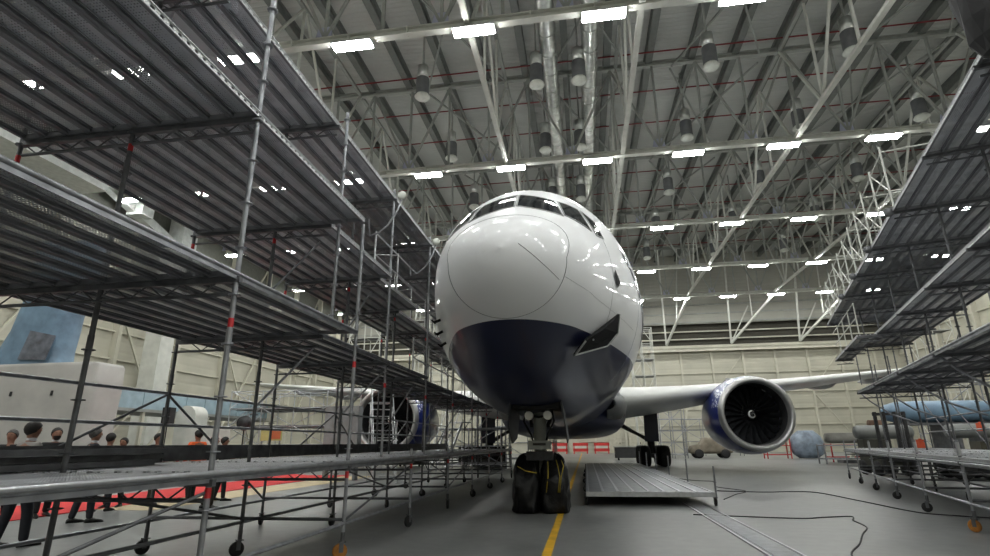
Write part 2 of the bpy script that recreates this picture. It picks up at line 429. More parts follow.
# vent drums
prot = None
cols_ = [(-9.9, 'line left of both silver ducts'), (-1.95, 'left silver duct'), (0.87, 'right silver duct'), (9.25, 'first line right of the ducts'), (17.6, 'second line right of the ducts'), (26.1, 'rightmost line')]
for X, nm in cols_:
    for j, Y in enumerate((31.5, 40.2, 50.2, 59.8, 70.0)):
        lab = 'grey hanging vent drum, %s along the %s' % (['nearest', 'second', 'third', 'fourth', 'farthest'][j], nm)
        if prot is None:
            prot = thing('vent_drum', lab, 'vent', (X, Y, 0), local=True, group='hanging vent drums')
            MB().lathe([(0.0, 27.2), (0.1, 27.2), (0.38, 27.0), (0.4, 26.0), (0.0, 26.0)], 18).build('upper_sleeve', SILVER, prot)
            MB().lathe([(0.0, 26.0), (0.44, 26.0), (0.46, 25.9), (0.46, 24.75), (0.44, 24.7), (0.0, 24.7)], 20).build('drum', DUCTD, prot)
            MB().lathe([(0.0, 24.7), (0.44, 24.7), (0.54, 24.55), (0.4, 24.4), (0.0, 24.35)], 20).build('cap', CAPW, prot)
            MB().box((0, 0, 28.85), (0.12, 0.12, 3.4)).build('hanger', GREYP, prot)
            o = prot
        else:
            o = copy_tree(prot); o.location = (X, Y, 0); o['label'] = lab

# ------------------------------------------------------------------ ceiling lights
EM = emis('lamp_diffuser', (252, 254, 250), LAMP)
HOUS = mat('lamp_housing', (170, 172, 172), 0.5)
L0 = None
cols = [-37+6.5*i for i in range(13)]
vis = {22.6: (-11, 8.5), 37.3: (-11, 21.5), 51.9: (8.5, 28), 66.4: (8.5, 28), 80.9: (15, 34.5)}
for Y in ROWY:
    v = vis.get(Y)
    inrow = [c for c in cols if v and v[0]-0.1 <= c <= v[1]+0.1]
    for X in cols:
        if X in inrow:
            lab = 'white ceiling light, %s from left in the %s lit row' % (['first', 'second', 'third', 'fourth', 'fifth', 'sixth', 'seventh'][inrow.index(X)], rown[Y].split()[0])
        else:
            side = 'left' if X < 2 else 'right'
            lab = 'ceiling light of the %s truss row beyond the %s scaffold, %s from the wall' % (rown[Y].replace('crosswise', '').strip(), side, ordn[min(cols.index(X), 12-cols.index(X))].replace('nearest', 'first'))
        if L0 is None:
            L0 = thing('ceiling_light', lab, 'light', (X, Y, 0), local=True, group='roof lights')
            MB().box((0, -0.05, 21.67), (2.16, 0.68, 0.1)).box((-0.7, 0, 21.78), (0.1, 0.1, 0.14)).box((0.7, 0, 21.78), (0.1, 0.1, 0.14)).build('housing', HOUS, L0)
            MB().box((0, -0.05, 21.575), (2.06, 0.58, 0.09)).build('diffuser', EM, L0)
            o = L0
        else:
            o = copy_tree(L0); o.location = (X, Y, 0); o['label'] = lab

# ================================================================== AIRCRAFT
AX, AY, ZC = -1.14, 7.8, 5.2      # nose tip x, y; fuselage centre height
PROF = [  # s, top, bottom, half width, height of widest point (relative to ZC)
 (0.00, -0.82, -0.82, 0.00, -0.82), (0.05, -0.62, -1.03, 0.23, -0.82), (0.15, -0.46, -1.22, 0.42, -0.82), (0.35, -0.26, -1.45, 0.66, -0.81),
 (0.70, -0.03, -1.72, 0.95, -0.79), (1.10, 0.17, -1.94, 1.18, -0.75), (1.60, 0.42, -2.16, 1.42, -0.68), (2.10, 0.72, -2.34, 1.56, -0.60),
 (2.60, 1.16, -2.49, 1.71, -0.50), (3.10, 1.52, -2.61, 1.85, -0.42), (3.80, 1.94, -2.75, 2.05, -0.32), (4.60, 2.32, -2.87, 2.27, -0.22),
 (5.60, 2.65, -2.97, 2.52, -0.13), (7.00, 2.93, -3.06, 2.82, -0.05), (8.60, 3.06, -3.10, 3.03, 0.0), (10.0, 3.10, -3.10, 3.10, 0.0),
 (12, 3.1, -3.1, 3.1, 0.0), (20, 3.1, -3.1, 3.1, 0.0), (42.0, 3.10, -3.10, 3.10, 0.0), (46, 3.1, -2.8, 3.05, 0.1), (51.0, 3.05, -1.6, 2.7, 0.6), (56.0, 2.85, -0.2, 2.0, 1.3), (60, 2.5, 1.0, 1.1, 1.8), (62.5, 2.2, 1.6, 0.35, 1.9)]
def prof(s):
    if s <= 0: return PROF[0][1:]
    for i in range(len(PROF)-1):
        if PROF[i][0] <= s <= PROF[i+1][0]:
            break
    p1, p2 = PROF[i], PROF[i+1]; p0 = PROF[max(i-1, 0)]; p3 = PROF[min(i+2, len(PROF)-1)]
    t = (s-p1[0])/(p2[0]-p1[0]); out = []
    h = p2[0]-p1[0]
    for k in range(1, 5):
        m1 = (p2[k]-p0[k])/max(p2[0]-p0[0], 1e-6); m2 = (p3[k]-p1[k])/max(p3[0]-p1[0], 1e-6)
        if i == 0: m1 = (p2[k]-p1[k])/h*1.6
        out.append((2*t**3-3*t*t+1)*p1[k]+(t**3-2*t*t+t)*h*m1+(-2*t**3+3*t*t)*p2[k]+(t**3-t*t)*h*m2)
    return out
def fpt(s, th, off=0.0):
    """point on the skin; th measured from the crown, positive to the right"""
    t_, b_, w_, c_ = prof(s)
    hh = (t_-c_) if math.cos(th) > 0 else (c_-b_)
    return Vector((AX+(w_+off)*math.sin(th), AY+s, ZC+c_+(hh+off)*math.cos(th)))
def skin_at(x, z, off=0.0):
    """skin point for a front-view position (x right of centreline, z absolute)"""
    def inside(s):
        t_, b_, w_, c_ = prof(s); hh = (t_-c_) if z-ZC > c_ else (c_-b_)
        if hh < 1e-5 or w_ < 1e-5: return False
        return (x/w_)**2+((z-ZC-c_)/hh)**2 < 1
    lo, hi = 0.0, 12.0
    for _ in range(40):
        mid = (lo+hi)/2
        if inside(mid): hi = mid
        else: lo = mid
    s = hi; e = 1e-3
    t_, b_, w_, c_ = prof(s); th = math.atan2(x/w_, (z-ZC-c_)/((t_-c_) if z-ZC > c_ else (c_-b_)))
    p = fpt(s, th)
    if off:
        n = (fpt(s, th+e)-fpt(s, th-e)).cross(fpt(s+e, th)-fpt(s-e, th)).normalized()
        if n.dot(p-Vector((AX, p.y+1.0, ZC))) < 0: n = -n
        p = p+n*off
    return p
air = thing('airliner', 'wide white airliner with dark blue belly facing the camera nose-on', 'aircraft', (AX, AY+5.9, 0))
# body material: white above, navy below a line that climbs towards the rear
FU = bpy.data.materials.new('aircraft_two_tone_paint'); FU.use_nodes = True
nt = FU.node_tree; b = nt.nodes['Principled BSDF']
tc = nt.nodes.new('ShaderNodeTexCoord'); sx = nt.nodes.new('ShaderNodeSeparateXYZ'); nt.links.new(tc.outputs['Object'], sx.inputs[0])
# object y = 0 at nose gear (s=5.9)
ys = math_node(nt, 'ADD', sx.outputs[1], 5.9)
bound = math_node(nt, 'MINIMUM', math_node(nt, 'ADD', math_node(nt, 'MULTIPLY', ys, 0.03), 3.40), 4.2)
isw = math_node(nt, 'GREATER_THAN', sx.outputs[2], bound)
mc = nt.nodes.new('ShaderNodeMix'); mc.data_type = 'RGBA'
nt.links.new(isw, mc.inputs['Factor'])
mc.inputs['A'].default_value = srgb((14, 22, 56))+(1,); mc.inputs['B'].default_value = srgb((226, 227, 230))+(1,)
nt.links.new(mc.outputs['Result'], b.inputs['Base Color'])
nt.links.new(math_node(nt, 'SUBTRACT', 0.5, math_node(nt, 'MULTIPLY', isw, 0.06)), b.inputs['Roughness']); b.inputs['Coat Weight'].default_value = 0.3; b.inputs['Coat Roughness'].default_value = 0.045
b.inputs['Specular IOR Level'].default_value = 0.35
rings = []
ss = [0.002, 0.02, 0.05, 0.1, 0.16, 0.25, 0.35, 0.5, 0.7, 0.9, 1.1, 1.35, 1.6, 1.85, 2.1, 2.35, 2.6, 2.85, 3.1, 3.45, 3.8, 4.2, 4.6, 5.1, 5.6, 6.3, 7, 7.8, 8.6, 10, 12, 15, 20, 25, 30, 36, 42, 44, 46, 48.5, 51, 53.5, 56, 58, 60, 61.3, 62.5]
for s_ in ss: rings.append([fpt(s_, 2*PI*i/64) for i in range(64)])
MB().loft(rings).build('fuselage', FU, air)
# radome seam and panel lines
seam = MB(); pts = [fpt(0.77+(0.42*math.cos(q)*(1+0.55*abs(math.sin(2*q))) if math.cos(q) > 0 else 0), q, 0.002) for q in [2*PI*i/72 for i in range(73)]]
for a, c in zip(pts, pts[1:]): seam.tube(a, c, 0.0045, 5, caps=False)
SEAM = mat('seam_sealant', (118, 120, 124), 0.6)
seam.build('radome_seam', SEAM, air)
for x0, z0, x1, z1 in ((0.28, 4.45, 0.86, 4.02),):
    g = MB(); P = [skin_at(x0+(x1-x0)*i/12, z0+(z1-z0)*i/12, 0.003) for i in range(13)]
    g.path(P, 0.004, 5); g.build('lightning_strip', SEAM, air)
g = MB()
for s_, a0, a1 in ((3.2, 1.1, 2.2), (6.4, 0.5, 2.4), (6.4, -2.4, -0.5)):
    g.path([fpt(s_, a0+(a1-a0)*i/20, 0.001) for i in range(21)], 0.003, 4)
g.path([fpt(0.8+i*0.3, 1.9, 0.001) for i in range(18)], 0.003, 4)
g.build('panel_seam', mat('pale_seam', (160, 162, 166), 0.5), air)
# cockpit windows (x from centreline, absolute z); mirrored
WIN = [[(0.04, 6.62), (0.74, 6.38), (0.92, 5.80), (0.04, 6.08)],
       [(0.84, 6.37), (1.23, 6.29), (1.46, 5.60), (0.98, 5.83)],
       [(1.29, 6.28), (1.58, 6.08), (1.73, 5.65), (1.58, 5.56)]]
def patch(poly, off, n=8):
    """bilinear quad laid on the skin"""
    a, b_, c, d = poly; vs = []; fs = []
    for i in range(n+1):
        for j in range(n+1):
            u, v = i/n, j/n
            x = (a[0]*(1-u)+b_[0]*u)*(1-v)+(d[0]*(1-u)+c[0]*u)*v
            z = (a[1]*(1-u)+b_[1]*u)*(1-v)+(d[1]*(1-u)+c[1]*u)*v
            vs.append(skin_at(x, z, off))
    for i in range(n):
        for j in range(n): k = i*(n+1)+j; fs.append((k, k+1, k+n+2, k+n+1))
    return vs, fs
for sg in (1, -1):
    for q in WIN:
        P = [(sg*x, z) for x, z in q]
        vs, fs = patch(P, 0.012)
        MB().add(vs, fs, 0, True).build('cockpit_window', GLASSD, air)
        cx_ = sum(p[0] for p in P)/4; cz_ = sum(p[1] for p in P)/4
        g = MB(); big = [(cx_+(x-cx_)*1.05, cz_+(z-cz_)*1.07) for x, z in P]
        for i in range(4):
            a, c = big[i], big[(i+1) % 4]
            g.path([skin_at(a[0]+(c[0]-a[0])*k/8, a[1]+(c[1]-a[1])*k/8, 0.006) for k in range(9)], 0.014, 5)
        g.build('window_frame', ACGREY, air)
# probes, static plates
PLATE = mat('dark_plate', (16, 17, 19), 0.8, spec=0.2)
for sg in (1,):
    q = [(1.93, 4.98), (2.05, 4.80), (1.96, 4.60), (1.90, 4.80)]
    vs, fs = patch([(sg*x, z) for x, z in q], 0.02, 3); MB().add(vs, fs).build('static_port_plate', PLATE, air)
for sg in (-1,):
    for s_, th in ((3.0, 1.95), (3.5, 2.02), (3.9, 2.1)):
        a = fpt(s_, sg*th, 0.0); c = fpt(s_, sg*th, 0.14)
        MB().tube(a, c, 0.03, 8).tube(c+Vector((0, 0.05, 0)), c-Vector((0, 0.22, 0)), 0.024, 8, rb=0.014).build('pitot_probe', PLATE, air)
# open access panel standing off the lower right of the nose
HP = [(1.84, 4.06), (1.80, 3.74), (1.56, 3.44), (0.95, 3.14), (1.14, 3.36), (1.5, 3.66)]
A_ = [skin_at(x, z, 0.10) for x, z in HP]; B_ = [skin_at(x, z, 0.14) for x, z in HP]
n_ = len(HP)
pn = MB().add(A_+B_, [tuple(range(n_-1, -1, -1)), tuple(range(n_, 2*n_))]+[(i, (i+1) % n_, n_+(i+1) % n_, n_+i) for i in range(n_)]).build('access_panel', PLATE, air)
g = MB()
for i in (1, 2, 3, 4): g.tube(B_[i-1] if i == 1 else B_[i-1], B_[i], 0.018, 6)
g.build('panel_edge', ACGREY, pn)
MB().tube(skin_at(1.3, 3.4, 0), skin_at(1.3, 3.42, 0.12), 0.02, 6).tube(skin_at(1.6, 3.7, 0), skin_at(1.6, 3.7, 0.12), 0.02, 6).build('panel_stay', ALU, pn)
# side stripe at the shoulder of the fuselage
vs = []; fs = []
for i in range(21):
    s_ = 4.9+i*0.22
    for j in range(5):
        vs.append(fpt(s_, 1.20+0.033*i+j*(0.02+0.0012*i), 0.006))
for i in range(20):
    for j in range(4): k = i*5+j; fs.append((k, k+1, k+6, k+5))
MB().add(vs, fs, 0, True).build('livery_stripe', BLUEAC, air)
# forward door outline
g = MB(); P = [fpt(8.4, 1.05+0.075*i, 0.004) for i in range(12)]; g.path(P, 0.012, 5)
P = [fpt(9.5, 1.05+0.075*i, 0.004) for i in range(12)]; g.path(P, 0.012, 5)
g.build('door_outline', SEAM, air)

# ---- belly fairing
rings = []
for s_, w_, zt, zb in ((18.6, 1.6, 3.4, 2.25), (20.5, 2.75, 4.3, 1.95), (23, 3.35, 4.6, 1.78), (28, 3.5, 4.6, 1.72), (36, 3.4, 4.5, 1.78), (40, 2.6, 4.0, 2.0), (42.5, 1.5, 3.4, 2.25)):
    r = []
    for i in range(32):
        t = 2*PI*i/32; ct, st = math.cos(t), math.sin(t)
        e = 0.62
        r.append((AX+w_*math.copysign(abs(st)**e, st), AY+s_, (zt+zb)/2+(zt-zb)/2*math.copysign(abs(ct)**e, ct)))
    rings.append(r)
MB().loft(rings).build('belly_fairing', NAVY, air)

# ---- wings
def foil(X, yl, chord, z, th, inc=0.0):
    pts = []
    up = [(0, 0), (0.01, 0.16), (0.04, 0.3), (0.12, 0.46), (0.25, 0.56), (0.4, 0.58), (0.6, 0.46), (0.8, 0.26), (1, 0.02)]
    lo = [(0.8, -0.14), (0.6, -0.3), (0.4, -0.42), (0.25, -0.42), (0.12, -0.36), (0.04, -0.24), (0.01, -0.13)]
    for a, c in up+lo: pts.append((X, yl+a*chord, z+c*th-a*chord*inc))
    return pts
WST = [  # lateral from centreline, LE s, chord, z, thickness
 (2.6, 20.0, 13.4, 3.55, 1.6), (4.5, 21.8, 11.8, 3.75, 1.45), (7.0, 23.7, 10.0, 4.05, 1.2), (10.0, 25.9, 8.2, 4.45, 0.95), (16.0, 30.1, 6.0, 5.25, 0.65), (23, 35.1, 4.2, 6.2, 0.42), (28.5, 39.0, 2.7, 6.95, 0.25), (30.4, 41.2, 1.4, 7.2, 0.12)]
for sg, nm in ((1, 'port'), (-1, 'starboard')):
    MB().loft([foil(AX+sg*a, AY+s_, c, z, th, 0.03) for a, s_, c, z, th in WST][::sg]).build('wing', WHITEAC if False else mat('wing_grey_white', (205, 206, 204), 0.35, 0.1, 0.03, 0.7), air)
    # wing root leading-edge fairing with landing light recess
    MB().loft([[(AX+sg*(2.2+0.0), AY+18.6+0.0, 3.35+0.0)]*1*0 + [(AX+sg*2.3, AY+s0, 3.4+0.62*math.cos(2*PI*i/16)*k) if False else (AX+sg*(2.2+0.95*k*abs(math.sin(2*PI*i/16))*1.0), AY+s0, 3.3+0.75*k*math.cos(2*PI*i/16)) for i in range(16)] for s0, k in ((18.8, 0.45), (19.3, 0.8), (20.2, 1.05), (21.6, 1.2))]).build('wing_root_fairing', ACGREY, air)
    # flap track fairings
    for a, yy_ in ((6.2, 36.5), (13.0, 35.2), (18.2, 38.2), (23.0, 41.0)):
        z = 3.45+a*0.125
        Mx = Matrix.Translation((AX+sg*a, AY+yy_-5.2, z-0.35)) @ Matrix.Rotation(-PI/2, 4, 'X')
        MB().lathe([(0.02, 0), (0.2, 0.4), (0.33, 1.2), (0.36, 2.2), (0.26, 3.6), (0.03, 5.0)], 14, Mx).build('flap_track_fairing', ACGREY, air)

# ---- engines
ENX, ENY, ENZ = 9.78, AY+22.2, 2.86
COWL = bpy.data.materials.new('blue_cowl_with_white_flecks'); COWL.use_nodes = True
nt = COWL.node_tree; b = nt.nodes['Principled BSDF']
tc = nt.nodes.new('ShaderNodeTexCoord'); sx = nt.nodes.new('ShaderNodeSeparateXYZ'); nt.links.new(tc.outputs['Object'], sx.inputs[0])
vo = nt.nodes.new('ShaderNodeTexVoronoi'); vo.inputs['Scale'].default_value = 6.0; nt.links.new(tc.outputs['Object'], vo.inputs['Vector'])
fleck = math_node(nt, 'LESS_THAN', vo.outputs['Distance'], 0.36)
band = math_node(nt, 'MULTIPLY', math_node(nt, 'GREATER_THAN', sx.outputs[2], ENZ+0.35), math_node(nt, 'LESS_THAN', sx.outputs[1], 16.1+1.6))
fac = math_node(nt, 'MULTIPLY', fleck, band)
mc = nt.nodes.new('ShaderNodeMix'); mc.data_type = 'RGBA'; nt.links.new(fac, mc.inputs['Factor'])
mc.inputs['A'].default_value = srgb((26, 42, 112))+(1,); mc.inputs['B'].default_value = srgb((215, 218, 228))+(1,)
nt.links.new(mc.outputs['Result'], b.inputs['Base Color']); b.inputs['Roughness'].default_value = 0.28
b.inputs['Coat Weight'].default_value = 0.4
for sg, nm in ((1, 'right'), (-1, 'left')):
    Mx = Matrix.Translation((AX+sg*ENX, ENY, ENZ)) @ Matrix.Rotation(-PI/2, 4, 'X') @ Matrix.Rotation(0.0, 4, 'Y')
    en = MB().lathe([(1.86, 0.32), (1.93, 0.7), (2.0, 1.4), (2.02, 2.2), (1.97, 3.4), (1.82, 4.6), (1.62, 5.6), (1.55, 5.9), (1.45, 5.8)], 48, Mx).build('engine_cowl', COWL, air)
    MB().lathe([(1.86, 0.33), (1.82, 0.15), (1.74, 0.03), (1.66, 0.0), (1.59, 0.06), (1.55, 0.2), (1.53, 0.42)], 48, Mx).build('inlet_lip', LIP, en)
    MB().lathe([(1.53, 0.42), (1.53, 1.0), (1.57, 1.7)], 48, Mx).build('inlet_liner', LINER, en)
    MB().lathe([(1.6, 1.95), (0.0, 1.95)], 40, Mx).build('fan_shade_disc', mat('fan_shadow_plate', (14, 14, 15), 0.7), en)  # near-black disc: the shade behind the fan, put in as colour
    for i in range(22):
        t = 2*PI*i/22; g = MB(); vs = []
        for k in range(7):
            r = 0.35+k*(1.17/6); tw = 0.25+0.75*k/6; ch = 0.36+0.1*math.sin(PI*k/6)
            sweep = 0.10*math.sin(PI*k/6)
            for e in (-0.5, 0.0, 0.5):
                ang = t+sweep+(e*ch*math.sin(tw))/r*0.9
                yy_ = 1.3+e*ch*math.cos(tw)*0.8-(0.03 if e == 0 else 0)
                vs.append(Mx @ Vector((r*math.cos(ang), r*math.sin(ang), yy_)))
        fs = []
        for k in range(6):
            for j in range(2): q = k*3+j; fs.append((q, q+1, q+4, q+3))
        g.add(vs, fs, 0, True).build('fan_blade', FANB, en)
    sp = MB().lathe([(0.0, 0.92), (0.06, 0.93), (0.18, 1.02), (0.3, 1.2), (0.38, 1.42), (0.4, 1.6)], 24, Mx).build('spinner', mat('spinner_black', (20, 20, 22), 0.35), en)
    g = MB(); n = 22; vs = []
    for k in range(n+1):  # white open swirl painted on the spinner, its tail curling to the middle
        a = 0.9+k/n*5.5; f = max(0.0, (k/n-0.78)/0.22); wd = 0.035*(1-0.5*f)*min(1, 0.35+k/n*3); rc = 0.17*(1-0.55*f)
        for r in (rc-wd, rc+wd):
            zs = 0.93+(r-0.06)*0.75 if r < 0.18 else 1.02+(r-0.18)*1.5
            vs.append(Mx @ Vector((r*math.cos(a), -r*math.sin(a), zs-0.015)))
    fs = [(2*k, 2*k+1, 2*k+3, 2*k+2) for k in range(n)]
    g.add(vs, fs); g.build('spinner_swirl', mat('white_paint', (235, 235, 235), 0.5), sp)
    MB().lathe([(1.35, 5.4), (1.2, 6.2), (0.95, 7.2), (0.85, 7.3)], 32, Mx).lathe([(0.6, 6.8), (0.35, 8.0), (0.05, 8.8)], 24, Mx).build('core_nozzle', DARK, en)
    xx = AX+sg*ENX
    MB().slab([(xx-0.22, ENY+1.4, ENZ+1.85), (xx-0.22, ENY+4.5, 5.1), (xx-0.22, ENY+9.0, 4.3), (xx-0.22, ENY+8.0, 3.4), (xx-0.22, ENY+5.5, ENZ+1.4)], (0.44, 0, 0)).build('engine_pylon', ACGREY, air)

# ---- tail
MB().slab([(AX-0.2, AY+51, 8.1), (AX-0.2, AY+60, 8.0), (AX-0.2, AY+63.0, 17.5), (AX-0.2, AY+60.3, 17.5)], (0.4, 0, 0)).build('tail_fin', WHITEAC, air)
for sg in (1, -1):
    MB().loft([foil(AX+sg*a, AY+s_, c, z, th) for a, s_, c, z, th in ((1.0, 54, 6.5, 6.6, 0.7), (10.7, 60.6, 2.2, 7.8, 0.2))][::sg]).build('tailplane', WHITEAC, air)

# ---- nose gear
gx, gy = AX+0.07, AY+5.9
bay = MB().box((gx, gy+0.2, 2.5), (1.06, 2.5, 0.5)).build('gear_bay', mat('bay_shade_dark', (20, 20, 21), 0.8), air)  # solid box, its near-black colour standing for shade in the open bay
ng = MB().tube((gx, gy+0.15, 3.0), (gx, gy, 1.28), 0.15, 14).tube((gx, gy, 1.35), (gx, gy, 0.55), 0.09, 12).build('nose_gear_strut', GREYP, air)
MB().tube((gx-0.28, gy, 0.56), (gx+0.28, gy, 0.56), 0.07, 10).build('axle', DARK, ng)
MB().bar((gx, gy+0.1, 1.6), (gx, gy+1.3, 2.6), 0.12, 0.14).bar((gx-0.2, gy, 1.9), (gx-0.38, gy+0.9, 2.6), 0.07, 0.07).bar((gx+0.2, gy, 1.9), (gx+0.38, gy+0.9, 2.6), 0.07, 0.07).build('drag_brace', DARK, ng)
MB().box((gx, gy-0.2, 1.46), (0.52, 0.22, 0.2)).box((gx, gy-0.22, 1.22), (0.62, 0.3, 0.2), 1).build('steering_unit', [GREYP, DARK], ng)
MB().box((gx, gy-0.33, 1.48), (0.3, 0.03, 0.05)).build('steering_plate', DARK, ng)
for sg in (-1, 1):
    MB().tube((gx+sg*0.22, gy-0.44, 2.13), (gx+sg*0.22, gy-0.24, 2.13), 0.1, 16).build('taxi_light', LIP, ng)
    MB().bar((gx, gy-0.1, 2.1), (gx+sg*0.22, gy-0.25, 2.14), 0.05, 0.05).build('light_bracket', DARK, ng)
    # bay doors
    MB().slab([(gx+sg*0.55, gy-1.15, 2.5), (gx+sg*0.55, gy+0.9, 2.45), (gx+sg*0.64, gy+0.75, 1.62), (gx+sg*0.64, gy-0.2, 1.5), (gx+sg*0.62, gy-1.0, 1.9)], (sg*0.03, 0, 0)).build('bay_door', mat('door_dark', (70, 72, 76), 0.6), air)
    MB().path([(gx+sg*0.3, gy-0.1, 2.35), (gx+sg*0.36, gy-0.25, 2.0), (gx+sg*0.2, gy-0.2, 1.7), (gx+sg*0.12, gy-0.12, 1.4)], 0.025, 6).build('hydraulic_hose', BLACK, ng)
    # tyres
    Mx = Matrix.Translation((gx+sg*0.35, gy, 0.54)) @ Matrix.Rotation(PI/2, 4, 'Y')
    MB().lathe([(0.2, -0.15), (0.42, -0.2), (0.51, -0.14), (0.54, 0), (0.51, 0.14), (0.42, 0.2), (0.2, 0.15)], 28, Mx).build('nose_tyre', BLACK, ng)
# black protective sheets tied over each nose tyre
for sg in (-1, 1):
    rings = []
    rnd = random.Random(5+sg); ph = [rnd.uniform(0, 6) for _ in range(6)]
    prof_ = ((0.015, 0.30, 0.60), (0.06, 0.325, 0.66), (0.18, 0.31, 0.64), (0.32, 0.325, 0.66), (0.46, 0.31, 0.65), (0.6, 0.32, 0.65), (0.74, 0.305, 0.62), (0.86, 0.30, 0.57), (0.98, 0.27, 0.5), (1.08, 0.25, 0.4), (1.16, 0.2, 0.28), (1.22, 0.1, 0.14))
    for zz, wx, wy in prof_:
        r = []
        for i in range(40):
            t = 2*PI*i/40; ct, st = math.cos(t), math.sin(t)
            k = 1+0.05*math.sin(5*t+ph[0]+zz*6)+0.035*math.sin(9*t+ph[1]-zz*9)+rnd.uniform(-0.025, 0.025)
            r.append((gx+sg*0.325+min(0.335, wx*k)*math.copysign(abs(ct)**0.5, ct) if ct*sg < 0 else gx+sg*0.325+wx*k*math.copysign(abs(ct)**0.5, ct), gy+wy*k*math.copysign(abs(st)**0.55, st), zz+(rnd.uniform(-0.03, 0.03) if zz > 0.1 else 0)+(0.05*math.sin(3*t+ph[2]) if zz > 0.8 else 0)))
        rings.append(r)
    c = MB().loft(rings).build('tyre_cover', SHEETB)
    tag(c, 'black plastic sheet wrapped round the %s nose wheel, tied with yellow cord' % ('right' if sg > 0 else 'left'), 'wheel cover', 'nose wheel covers')
    if sg > 0:
        for (px_, q) in ((0.2, 1), (0.42, 1.1), (0.55, 0.9)):
            MB().path([(gx+px_*0.9, gy-0.3, 1.12), (gx+px_, gy-0.52, 1.0), (gx+px_*q, gy-0.64, 0.78), (gx+px_*q-0.05, gy-0.67, 0.45)], 0.011, 5).build('tie_cord', YROPE, c)
    else:
        MB().path([(gx-0.5, gy-0.55, 1.0), (gx-0.3, gy-0.62, 0.9), (gx-0.05, gy-0.66, 0.86)], 0.011, 5).build('tie_cord', YROPE, c)

# ---- main gear
for sg in (1, -1):
    mx_, my_ = AX+sg*5.5, AY+31.7
    mg = MB().tube((mx_-sg*0.1, my_, 4.0), (mx_, my_, 0.75), 0.24, 16).build('main_gear_strut', DARK, air)
    MB().bar((mx_, my_-0.1, 1.6), (AX+sg*2.7, my_-0.3, 3.0), 0.2, 0.2).bar((mx_, my_+0.1, 1.5), (AX+sg*3.2, my_+1.8, 3.1), 0.16, 0.16).build('side_brace', DARK, mg)
    MB().bar((mx_, my_-1.6, 0.68), (mx_, my_+1.6, 0.68), 0.26, 0.28).build('bogie_beam', DARK, mg)
    MB().slab([(mx_+sg*0.05-0.45, my_-0.5, 3.6), (mx_-0.45, my_-0.45, 1.55), (mx_+0.45, my_-0.45, 1.55), (mx_+0.5, my_-0.5, 3.7)], (0, 0.05, 0)).build('gear_leg_door', NAVY, mg)
    for k in (-1, 0, 1):
        for e in (-1, 1):
            Mx = Matrix.Translation((mx_+e*0.6, my_+k*1.46, 0.66)) @ Matrix.Rotation(PI/2, 4, 'Y')
            MB().lathe([(0.28, -0.26), (0.5, -0.32), (0.62, -0.26), (0.66, 0), (0.62, 0.26), (0.5, 0.32), (0.28, 0.26)], 26, Mx)\
                .lathe([(0.0, -0.12), (0.28, -0.2)], 16, Mx).lathe([(0.28, 0.2), (0.0, 0.12)], 16, Mx).build('main_tyre', BLACK, mg)

# ================================================================== SCAFFOLDS
BAY = 3.05
def deck_shader(M):  # merged planks use the same 0.3 m repeat as single ones
    return M
def plank_mesh():
    g = MB(); W = 0.294; h = 0.05
    g.add([(-W/2, 0.01, 0), (W/2, 0.01, 0), (W/2, BAY-0.01, 0), (-W/2, BAY-0.01, 0)], [(0, 1, 2, 3)], 0)
    for s_ in (-1, 1):
        g.box((s_*(W/2-0.006), BAY/2, -h/2), (0.012, BAY-0.03, h), 1)
        g.box((s_*(W/2-0.02), BAY/2, -h+0.004), (0.03, BAY-0.03, 0.008), 1)
        g.box((s_*(W/2-0.045), BAY/2, -0.012), (0.012, BAY-0.03, 0.02), 1)
    for yy_ in (0.03, BAY-0.03): g.box((0, yy_, -0.03), (W-0.02, 0.05, 0.055), 1)
    for s_ in (-0.09, 0.09):
        for yy_ in (0.0, BAY): g.box((s_, yy_, -0.005), (0.03, 0.05, 0.03), 2)
    return g
PKG = plank_mesh(); PKM = PKG.mesh('deck_plank', [PLANK, PLANKS, ALU])
EDGE = mat('slotted_aluminium_edge', (206, 208, 210), 0.45, 0.25, 0.05, 5)
nt = EDGE.node_tree; b = nt.nodes['Principled BSDF']
tc = nt.nodes.new('ShaderNodeTexCoord'); sx = nt.nodes.new('ShaderNodeSeparateXYZ'); nt.links.new(tc.outputs['Object'], sx.inputs[0])
fy = math_node(nt, 'FRACT', math_node(nt, 'DIVIDE', sx.outputs[1], 0.11))
hz = math_node(nt, 'LESS_THAN', math_node(nt, 'ABSOLUTE', sx.outputs[2]), 0.015)
hole = math_node(nt, 'MULTIPLY', math_node(nt, 'LESS_THAN', fy, 0.4), hz)
tr = nt.nodes.new('ShaderNodeBsdfTransparent'); mx = nt.nodes.new('ShaderNodeMixShader')
nt.links.new(hole, mx.inputs[0]); nt.links.new(b.outputs[0], mx.inputs[1]); nt.links.new(tr.outputs[0], mx.inputs[2])
nt.links.new(mx.outputs[0], nt.nodes['Material Output'].inputs['Surface'])
EDM = MB().box((0, BAY/2, 0), (0.01, BAY, 0.06)).box((0, BAY/2, 0.03), (0.035, BAY, 0.008)).mesh('edge_beam', EDGE)
EDP = MB().tube((0, 0, 0.0), (0, BAY, 0.0), 0.024, 8).box((0, BAY/2, -0.04), (0.012, BAY, 0.04)).mesh('edge_beam', STEEL)
LEDM = MB().tube((0, 0.03, 0), (0, BAY-0.03, 0), 0.024, 8, caps=False).mesh('ledger', STEEL)
